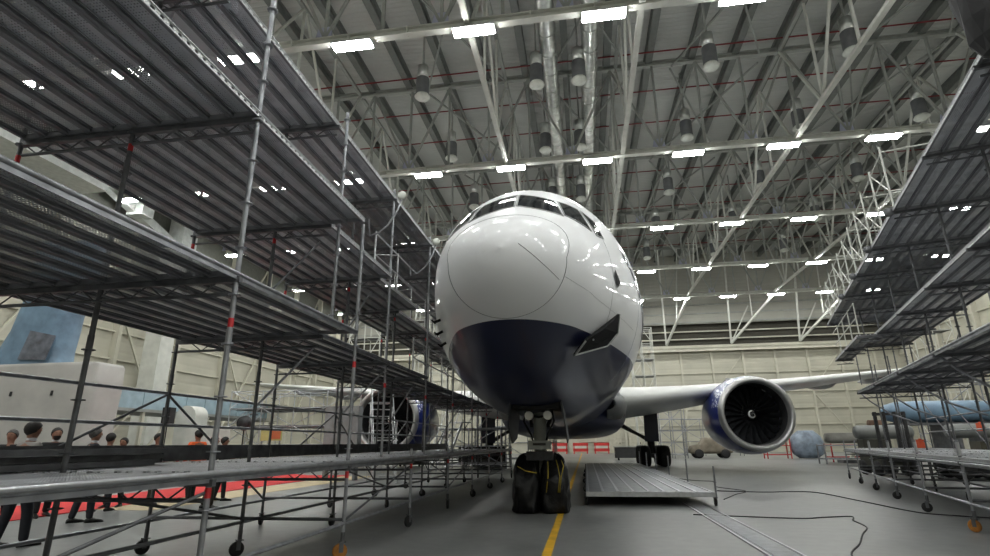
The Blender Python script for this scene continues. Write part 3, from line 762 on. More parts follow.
def post_mesh(z0, z1, red=True):
    g = MB(); g.tube((0, 0, z0), (0, 0, z1), 0.0265, 10, 0)
    z = 0.45
    while z < z1-0.05:
        if z > z0: g.lathe([(0.026, -0.006), (0.062, -0.006), (0.062, 0.006), (0.026, 0.006)], 8, Matrix.Translation((0, 0, z)), 0)
        z += 0.5
    for zz in ((1.05, 2.62) if red == 1 else (4.72,)):
        if red and z0+0.1 < zz < z1-0.2: g.tube((0, 0, zz), (0, 0, zz+0.09), 0.0275, 10, 1)
    for zz in (2.5, 4.5, 6.5):
        if z0+0.1 < zz < z1: g.tube((0, 0, zz-0.1), (0, 0, zz+0.1), 0.031, 10, 0)
    return g
PM = {}
def post(parent, x, y, z0, z1, dull=False):
    k = (round(z0, 2), round(z1, 2), dull, parent is LS)
    if k not in PM: PM[k] = post_mesh(z0, z1, (2 if dull else 1) if parent is LS else 0).mesh('post', [STEELD if dull else STEEL, RED])
    return inst(PM[k], 'post', parent, (x, y, 0))
def castor_proto(wm, name):
    fork = MB().tube((0, 0, 0.2), (0, 0, 0.34), 0.03, 8).box((0, 0, 0.215), (0.1, 0.09, 0.012))\
        .box((-0.035, 0.015, 0.15), (0.008, 0.06, 0.13)).box((0.035, 0.015, 0.15), (0.008, 0.06, 0.13)).mesh('castor', STEELD)
    wh = MB().lathe([(0.0, -0.022), (0.06, -0.024), (0.095, -0.024), (0.1, -0.016), (0.1, 0.016), (0.095, 0.024), (0.06, 0.024), (0.0, 0.022)], 20, Matrix.Translation((0, 0.03, 0.1)) @ Matrix.Rotation(PI/2, 4, 'Y')).mesh('wheel', wm)
    return fork, wh
CF, CWD = castor_proto(BLACK, 'd'); _, CWO = castor_proto(ORANGE, 'o')
def castor(parent, x, y, orange=False, rot=0.0):
    c = inst(CF, 'castor', parent, (x, y, 0), (0, 0, rot)); BASE[c.name] = (0, 0, 0)
    inst(CWO if orange else CWD, 'wheel', c, (0, 0, 0))
def ledger(parent, x, y, z): return inst(LEDM, 'ledger', parent, (x, y, z))
def tbar(parent, name, a, c, r, m=None):
    """tube between two points, re-based to its parent"""
    return MB().tube(a, c, r, 8).build(name, m or STEEL, parent)
def view_rank(p):
    """smaller = larger in the photo"""
    q = cam.matrix_world.inverted() @ p
    d = q.length
    return d if (q.z < 0 and abs(q.x/q.z) < 1.05 and abs(q.y/q.z) < 0.65) else d+1000
def lay_planks(root, slots):
    """slots: local (x, y, z) of each plank; the 100 that show largest are parts, the rest one stuff part"""
    M = Matrix.Translation(root.location) @ Euler(root.rotation_euler).to_matrix().to_4x4()
    slots = sorted(slots, key=lambda p: view_rank(M @ Vector((p[0], p[1]+1.5, p[2]))))
    for (x, y, z) in slots[:100]:
        inst(PKM, 'deck_plank', root, (x, y, z))
    g = MB()
    for (x, y, z) in slots[100:]:
        o = len(g.v); g.v += [(v[0]+x, v[1]+y, v[2]+z) for v in PKG.v]
        g.f += [tuple(i+o for i in f) for f in PKG.f]; g.mi += PKG.mi; g.sm += PKG.sm
    if slots[100:]:
        o = bpy.data.objects.new('deck_plank', g.mesh('deck_plank', [PLANKM, PLANKS, ALU])); COL.objects.link(o)
        o.parent = root; o['kind'] = 'stuff'

# same punched sheet, pattern repeated every 0.3 m for the merged far planks
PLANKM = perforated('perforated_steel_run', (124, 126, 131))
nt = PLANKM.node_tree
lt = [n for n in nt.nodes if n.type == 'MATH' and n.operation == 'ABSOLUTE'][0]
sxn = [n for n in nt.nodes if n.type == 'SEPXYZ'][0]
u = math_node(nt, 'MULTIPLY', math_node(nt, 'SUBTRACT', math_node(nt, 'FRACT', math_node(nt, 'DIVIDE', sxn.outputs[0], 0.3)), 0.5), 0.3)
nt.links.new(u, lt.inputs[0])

def deck(root, slots, sg, x0, x1, y, z, edge=True, transom=True):
    """one bay of decking: x0..x1 outward distance, sg = outward sign"""
    n = int(round((x1-x0)/0.3))
    for i in range(n): slots.append((sg*(x0+0.15+0.3*i), y, z))
    if edge: inst(EDM if z > 4 else EDP, 'edge_beam', root, (sg*(x0-0.012), y, z-0.03))
    if transom: transom_(root, sg, x0, x1, y, z)
def transom_(root, sg, x0, x1, y, z):
    g = MB().bar((sg*(x0-0.05), y, z-0.09), (sg*(x1+0.05), y, z-0.09), 0.055, 0.06).tube((sg*x0, y, z-0.24), (sg*x1, y, z-0.24), 0.02, 8)
    k = x0+0.2
    while k < x1-0.2:
        g.tube((sg*k, y, z-0.1), (sg*(k+0.2), y, z-0.24), 0.009, 5).tube((sg*(k+0.2), y, z-0.24), (sg*(k+0.4), y, z-0.1), 0.009, 5); k += 0.4
    return g.build('transom', STEELD, root)

# ------------------------------------------------------------------ left scaffold (runs along the hangar at x = -3.4)
LS = thing('scaffold', 'huge grey steel scaffold filling the left side, four plank decks high', 'scaffold', (-3.4, 0, 0), local=True)
YN = [-1.27+BAY*i for i in range(10)]
slots = []
def span(y, lev):
    i = round((y+1.27)/BAY)          # bay index: 0..8
    if lev == 0: return (0, 3.0)
    if lev == 1: return (0, 3.0) if i < 3 else (0.6, 3.0) if i < 5 else (0.9, 3.0)
    if lev == 2: return (0, 3.0) if i < 3 else (0.6, 3.0) if i < 4 else (0.9, 3.0) if i < 5 else (1.5, 3.0) if i < 7 else (1.8, 3.0)
    return (0.6, 3.0)
ZL = [1.27, 3.2, 5.05, 6.92]
for i, y in enumerate(YN[:-1]):
    for lev, z in enumerate(ZL):
        a, c = span(y, lev)
        deck(LS, slots, -1, a, c, y, z)
        if i == len(YN)-2: transom_(LS, -1, a, c, y+BAY, z)
lay_planks(LS, slots)
for i, y in enumerate(YN):
    if i == 0: top = 7.4
    post(LS, 0, y, 0.32, 8.6 if i <= 2 else (4.95 if i == 3 else 1.42))
    if i >= 3: post(LS, -0.62 if i > 3 else -0.42, y, 1.2 if i > 3 else 3.25, 7.1)
    post(LS, -1.55, y, 0.32, 6.8, True); post(LS, -3.05, y, 0.32, 6.8, True)
    for k, x in enumerate((0, -1.55, -3.05)): castor(LS, x, y, orange=(k == 0 and i <= 3), rot=0.3*k+i*0.7)
    tbar(LS, 'cross_tube', (0, y, 0.5), (-3.05, y, 0.5), 0.022, STEELD)
    if i < len(YN)-1:
        for x in (0, -1.55, -3.05): ledger(LS, x, y, 0.45)
        ledger(LS, -3.05, y, 1.1)
        for z in (1.82, 2.3): ledger(LS, -3.05, y, z)
        for z in (5.6, 6.05): ledger(LS, -3.05, y, z)
        if i % 2 == 0:
            tbar(LS, 'brace', (-3.08, y+0.9, 1.3), (-3.08, y+BAY, 2.28), 0.02, STEELD)
            tbar(LS, 'brace', (-1.58, y+BAY, 0.5), (-1.58, y, 1.1), 0.018, STEELD)
        else:
            tbar(LS, 'brace', (-3.08, y, 2.3), (-3.08, y+BAY, 0.5), 0.02, STEELD)
            tbar(LS, 'brace', (0.02, y, 0.5), (0.02-0.04, y+BAY, 1.1), 0.016, STEELD)
    if 3 <= i:  # slanted strut under the decks
        a, c = span(YN[min(i, 8)], 2)
        tbar(LS, 'brace', (-a-0.15, y+0.05, 4.72), (-1.55, y+0.05, 3.9), 0.02)
        a, c = span(YN[min(i, 8)], 1)
        if i >= 3: tbar(LS, 'brace', (-a-0.1, y+0.05, 2.95), (-1.55, y+0.05, 2.1), 0.02)
# front edge rail of the low deck (bright rounded tube) and rear toe boards
for i, y in enumerate(YN[:-1]):
    MB().tube((0.04, y, 1.265), (0.04, y+BAY, 1.265), 0.024, 10).build('front_rail', ALU, LS)
    MB().box((-3.02, y+BAY/2, 1.4), (0.03, BAY-0.06, 0.24)).build('toe_board', STEELD, LS)
# hoops with round discs at the deck edges
for (x, y, z) in ((-0.45, 10.98, 6.92), (-0.45, 14.0, 6.92)):
    h = MB().path([(x, y, z-0.02), (x-0.05, y-0.1, z-0.35), (x-0.22, y-0.2, z-0.75), (x-0.42, y-0.25, z-0.95), (x-0.62, y-0.25, z-1.0), (x-0.66, y-0.25, z-0.6)], 0.022, 8).build('hoop_tube', STEEL, LS)
    MB().lathe([(0, -0.03), (0.09, -0.03), (0.1, 0), (0.09, 0.03), (0, 0.03)], 18, Matrix.Translation((x+0.02, y-0.05, z+0.02)) @ Matrix.Rotation(PI/2, 4, 'X')).build('bumper_disc', CAPW, h)
# guard rails on the inner deck edges further on
for lev, i0 in ((1, 5), (2, 4)):
    for i in range(i0, 8):
        y = YN[i]; a, c = span(y, lev); z = ZL[lev]; g = MB()
        for yy_ in (y, y+BAY/2): g.tube((-a-0.1, yy_, z), (-a-0.1, yy_, z+1.05), 0.02, 6)
        g.tube((-a-0.1, y, z+1.0), (-a-0.1, y+BAY, z+1.0), 0.018, 6).tube((-a-0.1, y, z+0.5), (-a-0.1, y+BAY, z+0.5), 0.018, 6)
        g.tube((-a-0.1, y, z+0.5), (-a-0.1, y+BAY/2, z+1.0), 0.014, 6)
        g.build('guard_rail', ALU, LS)
# stack of spare planks lying on the low deck near the back
t = thing('plank_stack', 'flat stack of dark steel planks lying along the back of the low left deck', 'planks', (-5.6, 4.5, 1.275), local=True)
for i in range(3):
    MB().box((-0.12*(i % 2), 0.3*i, 0.035+0.07*i), (0.3, 4.2, 0.06)).build('plank', STEELD, t)
# clear plastic wrap bunched on the top left deck edge
g = MB(); rnd = random.Random(3); rings = []
for k in range(12):
    f = k/11; rr_ = 0.05+0.16*math.sin(PI*f)**0.6
    c = Vector((-4.15-0.02*k, 4.3+0.1*k, 6.90+0.0*k))
    rings.append([c+Vector((rr_*(1+rnd.uniform(-.3, .3))*math.cos(t_), 0.03*rnd.uniform(-1, 1), 0.18+rr_*(1+rnd.uniform(-.3, .3))*math.sin(t_))) for t_ in [2*PI*i/12 for i in range(12)]])
tag(MB().loft(rings).build('plastic_wrap', mat('clear_grey_plastic', (176, 180, 188), 0.25, 0, 0.1, 6, 0.5)), 'crumpled pale plastic wrap on the edge of the topmost left deck', 'plastic wrap')

# ------------------------------------------------------------------ right scaffold
RS = thing('scaffold', 'tall grey steel scaffold on castors at the right, decks stepping up beside the nose', 'scaffold', (6.45, 11.2, 0), rot=-math.radians(16), local=True)
UN = [-6.1+BAY*i for i in range(9)]
slots = []
for i, y in enumerate(UN[:-1]):
    if i < 7: deck(RS, slots, 1, 0, 3.0, y, 1.2, edge=False); inst(EDM, 'edge_beam', RS, (-0.02, y, 1.17))
    if i < 5: deck(RS, slots, 1, 0, 2.1, y, 3.07)
    if i < 6: deck(RS, slots, 1, 0.9, 2.4, y, 5.0)
    if i in (5, 6): deck(RS, slots, 1, 0.3, 0.9, y, 4.9)
    deck(RS, slots, 1, 0.6, 3.3, y, 7.0)
for a, c, y, z in ((0, 3, UN[7], 1.2), (0, 2.1, UN[5], 3.07), (0.9, 2.4, UN[6], 5.0), (0.6, 3.3, UN[8], 7.0), (0.3, 0.9, UN[7], 4.9)): transom_(RS, 1, a, c, y, z)
lay_planks(RS, slots)
for i, y in enumerate(UN):
    if i < 8:
        post(RS, 0.0, y, 0.32, 1.5)
        castor(RS, 0, y, orange=i <= 2, rot=0.4*i)
        castor(RS, 1.5, y, rot=1+0.4*i); castor(RS, 3.0, y, rot=2+0.4*i)
        tbar(RS, 'cross_tube', (0, y, 0.5), (3.0, y, 0.5), 0.022, STEELD)
    post(RS, 1.5, y, 0.32 if i < 8 else 4.0, 6.9, True); post(RS, 3.0, y, 0.32 if i < 8 else 4.0, 6.9, True)
    post(RS, 2.15, y, 1.25, 4.9, True)
    if i < 7:
        for x in (0, 1.5, 3.0): ledger(RS, x, y, 0.45)
        ledger(RS, 0, y, 1.08)
        for z in (1.8, 2.3, 3.6, 4.1): ledger(RS, 3.0, y, z)
        tbar(RS, 'brace', (3.03, y, 1.3), (3.03, y+BAY, 2.9), 0.02, STEELD)
        tbar(RS, 'brace', (3.03, y+BAY, 3.2), (3.03, y, 4.8), 0.02, STEELD)
        if i % 2: tbar(RS, 'brace', (1.5, y, 0.5), (3.0, y, 1.1), 0.018, STEELD)
    if i < 6:
        MB().path([(0.08, y+0.1, 2.98), (0.3, y+0.1, 2.72), (0.8, y+0.1, 2.3), (1.45, y+0.1, 2.0)], 0.024, 8).build('bracket_tube', STEEL, RS)
        MB().tube((0.0, y, 1.24), (0.0, y, 1.46), 0.032, 10).box((0, y, 1.24), (0.16, 0.1, 0.02)).build('spigot', ALU, RS)
    # round bumper discs under the upper deck edge
    if 3 <= i <= 6:
        MB().lathe([(0, -0.03), (0.11, -0.03), (0.12, 0), (0.11, 0.03), (0, 0.03)], 18, Matrix.Translation((0.5, y-0.05, 6.93)) @ Matrix.Rotation(PI/2, 4, 'X')).build('bumper_disc', STEELD, RS)
    # guard frames standing along the inner edge of the top deck
    if 3 <= i <= 7:
        g = MB(); x = 0.64
        for yy_ in (y, y+1.5): g.tube((x, yy_, 7.0), (x-0.02, yy_, 8.75), 0.024, 8)
        for z in (7.5, 8.0, 8.6): g.tube((x, y, z), (x, y+BAY-0.1, z), 0.02, 6)
        g.tube((x, y, 7.5), (x, y+1.5, 8.6), 0.018, 6).tube((x, y+1.5, 7.0), (x, y+3.0, 8.0), 0.018, 6)
        for z in (7.5, 8.6): g.tube((x, y, z), (x+1.2, y, z), 0.018, 6)
        g.build('guard_rail', WHITEP, RS)
    if i in (5, 6):
        g = MB()
        for yy_ in (y, y+1.5): g.tube((0.35, yy_, 4.95), (0.35, yy_, 6.0), 0.02, 6)
        for z in (5.5, 6.0): g.tube((0.35, y, z), (0.35, y+BAY-0.1, z), 0.018, 6)
        g.build('guard_rail', WHITEP, RS)
for i, y in enumerate(UN[:7]):
    MB().tube((-0.03, y, 1.11), (-0.03, y+BAY, 1.11), 0.018, 10).build('front_rail', ALU, RS)
# black fabric hanging at the upper right
rings = []; rnd = random.Random(2)
for k, (zz, sc) in enumerate(((6.62, 0.3), (6.7, 0.7), (6.9, 0.9), (7.2, 0.95), (7.6, 1.0), (8.2, 1.02), (8.8, 1.0))):
    rings.append([(6.12+0.6*sc*math.cos(t_)*(1+rnd.uniform(-.06, .06)), 7.25+0.4*sc*math.sin(t_)*(1+rnd.uniform(-.06, .06)), zz+0.12*math.cos(t_)) for t_ in [2*PI*i/18 for i in range(18)]])
tag(MB().loft(rings, smooth=False).build('fabric_cover', mat('black_fabric', (34, 34, 36), 0.85, 0, 0.2, 3, 0.6)), 'bundled black fabric cover hanging above the top right deck at the photo corner', 'cover')

# ------------------------------------------------------------------ low rolling platform in the middle
PF = thing('rolling_platform', 'low wide aluminium rolling platform on the floor between nose wheel and engine', 'platform', (-0.03, 14.9, 0), local=True)
PZ = 0.32
pl = MB()
W = 0.375
pl.box((W/2, 3.33/2, PZ-0.01), (W-0.012, 3.32, 0.02), 0)
pl.box((0.015, 3.33/2, PZ+0.008), (0.03, 3.32, 0.018), 1).box((W-0.015, 3.33/2, PZ+0.008), (0.03, 3.32, 0.018), 1)
pl = pl.mesh('deck_plank', [mat('ribbed_aluminium', (140, 143, 147), 0.4, 0.7, 0.1, 5, 0.2), ALU])
for j in range(6):
    for i in range(8): inst(pl, 'deck_plank', PF, (0.02+i*W, j*3.33, 0))
for yy_ in (0, 20): MB().box((1.53, yy_, PZ-0.05), (3.1, 0.05, 0.11)).build('end_beam', ALU, PF)
for xx_ in (0, 3.06): MB().box((xx_, 10, PZ-0.05), (0.05, 20, 0.11)).build('side_beam', STEEL, PF)
for j, y in enumerate((0.1, 4, 8, 12, 16, 19.9)):
    for x in (-0.03, 3.09):
        c = inst(CF, 'castor', PF, (x, y, 0), (0, 0, j*0.6), scale=(1, 1, 0.9)); BASE[c.name] = (0, 0, 0)
        inst(CWD, 'wheel', c, (0, 0, 0))
    MB().tube((3.12, y, 0.2), (3.12, y, 1.0 if j else 0.92), 0.024, 8).lathe([(0.026, -0.005), (0.05, -0.005), (0.05, 0.005), (0.026, 0.005)], 8, Matrix.Translation((3.12, y, 0.55))).build('post', STEEL, PF)
# ================================================================== BACKGROUND
# red and white barriers at the far end
B0 = None
for i, (x, lab) in enumerate(((-3.75, 'left'), (-0.75, 'middle'), (2.3, 'right'))):
    lab = 'red and white barrier far behind the nose wheel, %s one of three' % lab
    if B0 is None:
        B0 = thing('safety_barrier', lab, 'barrier', (x, 84.8, 0), local=True, group='red barriers')
        RW = mat('red_plastic', (196, 52, 50), 0.5)
        MB().box((0, 0, 1.3), (2.2, 0.14, 0.42)).box((0, 0, 0.5), (2.2, 0.14, 0.42)).build('rail', RW, B0)
        MB().box((0, 0, 0.92), (2.1, 0.06, 0.3)).build('panel', WHITEP, B0)
        for s_ in (-0.95, 0.95): MB().box((s_, 0, 0.75), (0.14, 0.14, 1.3)).box((s_, 0, 0.06), (0.2, 0.6, 0.12)).build('foot', RW, B0)
    else:
        o = copy_tree(B0); o.location = (x, 84.8, 0); o['label'] = lab
# service doors and grey cabinets at the foot of the far wall
for i, x in enumerate((-6.0, -1.6, 4.4, 7.4)):
    d = struct(MB().box((x, YF-0.42, 1.5), (1.9, 0.12, 3.0)).build('door_%d' % (i+1), mat('pale_door', (176, 172, 156), 0.6)))
    MB().box((x+0.7, YF-0.52, 1.4), (0.1, 0.06, 0.25)).build('door_handle', DARK, d)

def lattice(name, label, cat, x0, y0, nx, ny, bx, by, zs, decks=(), m=None, rot=0.0, group=None, rails=True, diag=True, r=0.042):
    """tube scaffold tower: posts, ledgers per level, braces and decks"""
    m = m or STEEL
    t = thing(name, label, cat, (x0, y0, 0), rot=rot, local=True, group=group)
    H_ = zs[-1]
    pm_ = MB().tube((0, 0, 0.0), (0, 0, H_), r, 6).mesh('post', m)
    for i in range(nx+1):
        for j in range(ny+1): inst(pm_, 'post', t, (i*bx, j*by, 0))
    for z in zs:
        g = MB()
        for i in range(nx+1): g.tube((i*bx, 0, z-0.04), (i*bx, ny*by, z-0.04), r*0.85, 6)
        for j in range(ny+1): g.tube((0, j*by, z-0.04), (nx*bx, j*by, z-0.04), r*0.85, 6)
        g.build('ledger', m, t)
    if diag:
        for k, (za, zb) in enumerate(zip(zs, zs[1:])):
            g = MB()
            for i in range(nx):
                a, c = (i, i+1) if (i+k) % 2 == 0 else (i+1, i)
                g.tube((a*bx, -0.03, za), (c*bx, -0.03, zb), r*0.8, 6)
            for j in range(ny):
                g.tube((-0.03, j*by, za), (-0.03, (j+1)*by, zb), r*0.8, 6)
            g.build('brace', m, t)
    for z in decks:
        MB().box((nx*bx/2, ny*by/2, z), (nx*bx-0.05, ny*by-0.05, 0.06)).build('deck', STEELD, t)
    return t
lattice('access_scaffold', 'dense tube scaffold under the left wing, farthest left of the engine', 'scaffold', -24.5, 36.0, 4, 2, 2.4, 2.2, (0.4, 1.6, 2.8, 4.0, 5.2), (2.8, 4.0), ALU)
lattice('access_scaffold', 'light grey tube scaffold standing left of the left engine', 'scaffold', -14.8, 33.0, 1, 2, 2.0, 2.0, (0.4, 1.5, 2.7, 3.8), (2.7,), ALU)
lattice('access_scaffold', 'tube scaffold between the left engine and the nose wheel', 'scaffold', -8.6, 32.5, 2, 2, 1.9, 2.0, (0.4, 1.4, 2.4), (), STEEL)
lattice('access_scaffold', 'tube scaffold under the left wing root, seen behind the nose leg', 'scaffold', -8.4, 44.0, 3, 2, 2.0, 2.0, (0.4, 1.6, 2.8, 3.9), (2.8,), STEEL)
lattice('docking_tower', 'tall white lattice docking tower rising behind the fuselage on the right', 'tower', 5.6, 62.0, 2, 2, 1.15, 1.0, (0.5, 2.5, 4.5, 6.5, 8.5, 10.3, 12.0, 13.8), (8.5, 10.3), WHITEP)
lattice('docking_tower', 'white lattice docking tower seen between the left decks and the nose', 'tower', -15.6, 50.0, 2, 1, 1.4, 1.4, (0.5, 3, 5.5, 8, 10.5, 13.0, 15.2), (10.5, 13.0), WHITEP)
lattice('docking_tower', 'second white lattice docking tower, farther left above the low deck', 'tower', -20.0, 45.0, 2, 1, 1.4, 1.4, (0.5, 3, 5.5, 8, 10.5, 12.6), (8, 10.5), WHITEP)
lattice('access_scaffold', 'pale tube scaffold standing behind the right main wheels', 'scaffold', 7.2, 57.0, 2, 1, 1.2, 1.6, (0.4, 1.5, 2.6, 3.7, 4.8), (2.6,), STEEL)
lattice('access_scaffold', 'wide low tube scaffold behind the covered tow tractor', 'scaffold', 11.0, 66.0, 3, 1, 2.0, 1.6, (0.4, 1.6, 2.8, 4.0), (2.8,), STEEL)
lattice('access_scaffold', 'tall dark tube scaffold behind the right scaffold decks', 'scaffold', 23.5, 30.0, 3, 2, 2.0, 2.0, (0.4, 2.0, 4.0, 6.0, 8.0, 10.0), (6.0,), STEELD)
lattice('docking_tower', 'white lattice docking tower above the right decks by the far wall', 'tower', 33.0, 60.0, 2, 1, 1.8, 1.8, (0.5, 3, 6, 9, 12, 15), (9, 12), WHITEP)
lattice('access_scaffold', 'grey tube scaffold around the right wing tip', 'scaffold', 25.5, 44.0, 3, 2, 2.2, 2.2, (0.4, 2.0, 4.0, 5.6), (4.0,), STEEL)

# stair units by the left engine
def stair(name, label, x, y, rot, H_, n, m, w_=0.9):
    t = thing(name, label, 'stairs', (x, y, 0), rot=rot, local=True)
    run = H_*0.62
    for s_ in (-w_/2, w_/2):
        MB().bar((s_, 0, 0), (s_, run, H_), 0.05, 0.12).build('stringer', m, t)
        MB().tube((s_, 0, 0.9), (s_, run, H_+0.9), 0.022, 6).tube((s_, 0, 0.05), (s_, 0, 0.9), 0.02, 6).tube((s_, run, H_), (s_, run, H_+0.9), 0.02, 6).build('handrail', m, t)
        MB().tube((s_, run, 0), (s_, run, H_), 0.025, 6).build('leg', m, t)
    for i in range(1, n+1): MB().box((0, run*i/n, H_*i/n-0.02), (w_, 0.2, 0.035)).build('step', m, t)
    MB().box((0, run+0.45, H_), (w_, 0.9, 0.05)).build('landing', m, t)
    return t
stair('step_ladder', 'aluminium stair unit in front of the left engine inlet', -7.9, 22.0, 0.5, 3.3, 11, ALU)
stair('step_ladder', 'smaller aluminium step ladder left of the left engine', -8.9, 24.5, 0.25, 1.7, 6, ALU)
stair('step_ladder', 'aluminium stair unit right of the left engine inlet', -7.4, 27.8, -0.4, 2.6, 9, ALU)
# grey cabinet beside the left engine
cb = tag(MB().box((-10.9, 24.5, 1.9), (1.6, 0.5, 2.6)).box((-11.6, 24.5, 0.3), (0.1, 0.4, 0.6)).box((-10.2, 24.5, 0.3), (0.1, 0.4, 0.6)).box((-10.9, 24.22, 1.9), (0.03, 0.04, 2.4), 1).build('work_screen', [mat('grey_panel', (128, 130, 132), 0.6), DARK]), 'flat grey screen panel standing left of the left engine', 'screen')

# big covered machine on the far left with blue plastic sleeve
cv = thing('covered_machine', 'large machine under a pale grey cover with a blue plastic sleeve on top', 'machine', (-25.9, 23, 0), local=True)
rings = []
rnd = random.Random(9)
for zz, k in ((0.0, 1.0), (1.2, 1.0), (2.6, 0.99), (4.0, 1.0), (5.15, 0.99), (5.3, 0.96), (5.33, 0.8)):
    r = []
    for i in range(40):
        t_ = 2*PI*i/40; ct, st = math.cos(t_), math.sin(t_); f = k*(1+0.008*math.sin(7*t_+zz))
        r.append((3.9*f*math.copysign(abs(ct)**0.14, ct), 0.9*f*math.copysign(abs(st)**0.2, st), zz))
    rings.append(r)
MB().loft(rings).build('cover', TARPW, cv)
g = MB()
for xx in (-2.6, -0.4, 1.8): g.box((xx, -0.92, 3.9), (0.1, 0.04, 0.22)).box((xx, -0.95, 3.87), (0.05, 0.04, 0.12))
g.build('tie_clip', DARK, cv)
rings = []
for zz, cx_, wx in ((5.3, -0.9, 2.2), (6.0, -0.6, 1.75), (7.0, -0.3, 1.5), (8.2, -0.1, 1.4), (9.6, 0.1, 1.5), (11.5, 0.1, 1.5)):
    rings.append([(cx_+wx*(1+rnd.uniform(-.04, .04))*math.copysign(abs(math.cos(t_))**0.5, math.cos(t_)), 0.8*(1+rnd.uniform(-.04, .04))*math.copysign(abs(math.sin(t_))**0.5, math.sin(t_)), zz) for t_ in [2*PI*i/20 for i in range(20)]])
MB().loft(rings).build('plastic_sleeve', TARPB, cv)
MB().slab([(-0.5, -0.93, 5.5), (1.0, -0.93, 5.45), (1.25, -0.88, 6.6), (-0.2, -0.88, 6.9)], (0, 0.05, 0)).build('window_flap', mat('grey_clear_film', (96, 100, 110), 0.3, 0, 0.2, 3), cv)
# big pale duct high on the left wall
t = tag(MB().box((-37.2, 28.8, 23.2), (3.4, 9.2, 5.6)).box((-38.2, 39.6, 22.9), (1.6, 1.3, 3.6)).box((-38.2, 45.2, 21.6), (1.6, 2.0, 4.6)).bar((-38.5, 33, 23.5), (-38.5, 49, 18.8), 0.7, 0.8).build('air_handling_duct', mat('pale_grey_duct', (190, 194, 192), 0.5)), 'big pale grey rectangular duct high on the left wall, seen between decks', 'duct')
# pale blue walkway along the left wall
wk = thing('walkway', 'raised walkway with pale blue panels along the left wall', 'walkway', (-28, 28, 0), local=True)
for i in range(10):
    MB().box((0, 1.0+i*2.0, 4.45), (0.08, 1.94, 1.25)).build('side_panel', LBLUE, wk)
MB().box((-2, 10, 3.75), (4, 20, 0.2)).build('deck', GREYP, wk)
for i in range(6):
    MB().box((-0.2, 0.6+i*3.8, 1.85), (0.2, 0.2, 3.7)).build('leg', CREAMS, wk)
    MB().bar((-0.2, 0.6+i*3.8, 0.6), (-0.2, 3.4+i*3.8 if i < 5 else 19.9, 3.6), 0.1, 0.1).build('brace', CREAMS, wk)
MB().box((-0.2, 19.2, 4.3), (2.6, 1.4, 1.5)).build('end_box', CREAMS, wk)
# white rounded air outlet
ao = MB().box((-26.6, 35, 1.7), (1.48, 1.26, 3.4))
ao.tube((-26.6, 34.35, 3.4), (-26.6, 35.65, 3.4), 0.75, 28)
tag(ao.build('air_outlet', WHITEP), 'white floor-standing air outlet with rounded top, behind the person in the orange vest', 'air outlet')
tag(MB().box((-24.55, 34, 1.3), (2.4, 1.3, 2.6)).box((-24.55, 33.33, 1.3), (1.0, 0.05, 2.0)).build('cabinet', WHITEP), 'white cabinet right of the rounded air outlet', 'cabinet')
# loudspeaker-like dark boxes on stands
for x, y, z, lab, rnd_ in ((-20.3, 25, 3.05, 'dark loudspeaker box on a pole, left of the rounded air outlet', False), (-16.15, 25, 2.55, 'round dark work light on a pole, right of the rounded air outlet', True)):
    t = thing('speaker_pole' if not rnd_ else 'work_light', lab, 'speaker' if not rnd_ else 'light', (x, y, 0), local=True)
    MB().tube((0, 0, 0), (0, 0, z), 0.03, 8).build('pole', DARK, t)
    for a in range(3): MB().tube((0, 0, 0.5), (0.45*math.cos(a*2.1), 0.45*math.sin(a*2.1), 0.02), 0.02, 6).build('leg', DARK, t)
    if rnd_: MB().lathe([(0, -0.16), (0.3, -0.16), (0.36, 0), (0.3, 0.2), (0, 0.22)], 20, Matrix.Translation((0, 0, z)) @ Matrix.Rotation(PI/2, 4, 'X')).build('head', DARK, t)
    else: MB().box((0, 0, z-0.1), (0.42, 0.4, 0.8)).box((0, -0.21, z-0.1), (0.34, 0.03, 0.7)).build('head', BLACK, t)
# colourful noticeboard
tag(MB().box((-19.4, 33, 2.15), (1.4, 0.08, 0.7), 0).box((-19.1, 32.94, 2.15), (0.7, 0.03, 0.5), 1).box((-20.0, 33, 0.9), (0.08, 0.08, 1.8), 2).box((-18.8, 33, 0.9), (0.08, 0.08, 1.8), 2).build('notice_board', [mat('yellow_green_board', (176, 172, 110), 0.6), mat('orange_brown_panel', (176, 96, 60), 0.6), STEEL]), 'yellow and orange notice board behind the low left deck', 'board')

# covered tow tractor right of the main gear
tt = thing('tow_tractor', 'beige covered tow tractor standing between main wheels and right engine', 'vehicle', (11.8, 58, 0), local=True)
rings = []
for xx, zb, zt, wy in ((-1.9, 0.5, 0.8, 0.7), (-1.7, 0.42, 1.15, 0.9), (-0.9, 0.4, 1.3, 0.95), (-0.5, 0.4, 1.9, 0.95), (0.7, 0.4, 1.95, 0.95), (1.1, 0.4, 1.35, 0.95), (1.8, 0.42, 1.1, 0.9), (2.0, 0.5, 0.8, 0.7)):
    rings.append([(xx, wy*math.copysign(abs(math.cos(t_))**0.4, math.cos(t_)), (zb+zt)/2+(zt-zb)/2*math.copysign(abs(math.sin(t_))**0.4, math.sin(t_))) for t_ in [2*PI*i/20 for i in range(20)]])
MB().loft(rings).build('body', BEIGE, tt)
for sx_ in (-1.15, 1.25):
    for sy_ in (-0.85, 0.85):
        MB().lathe([(0, -0.14), (0.24, -0.14), (0.42, -0.12), (0.42, 0.12), (0.24, 0.14), (0, 0.14)], 20, Matrix.Translation((sx_, sy_, 0.42)) @ Matrix.Rotation(PI/2, 4, 'X')).build('wheel', BLACK, tt)
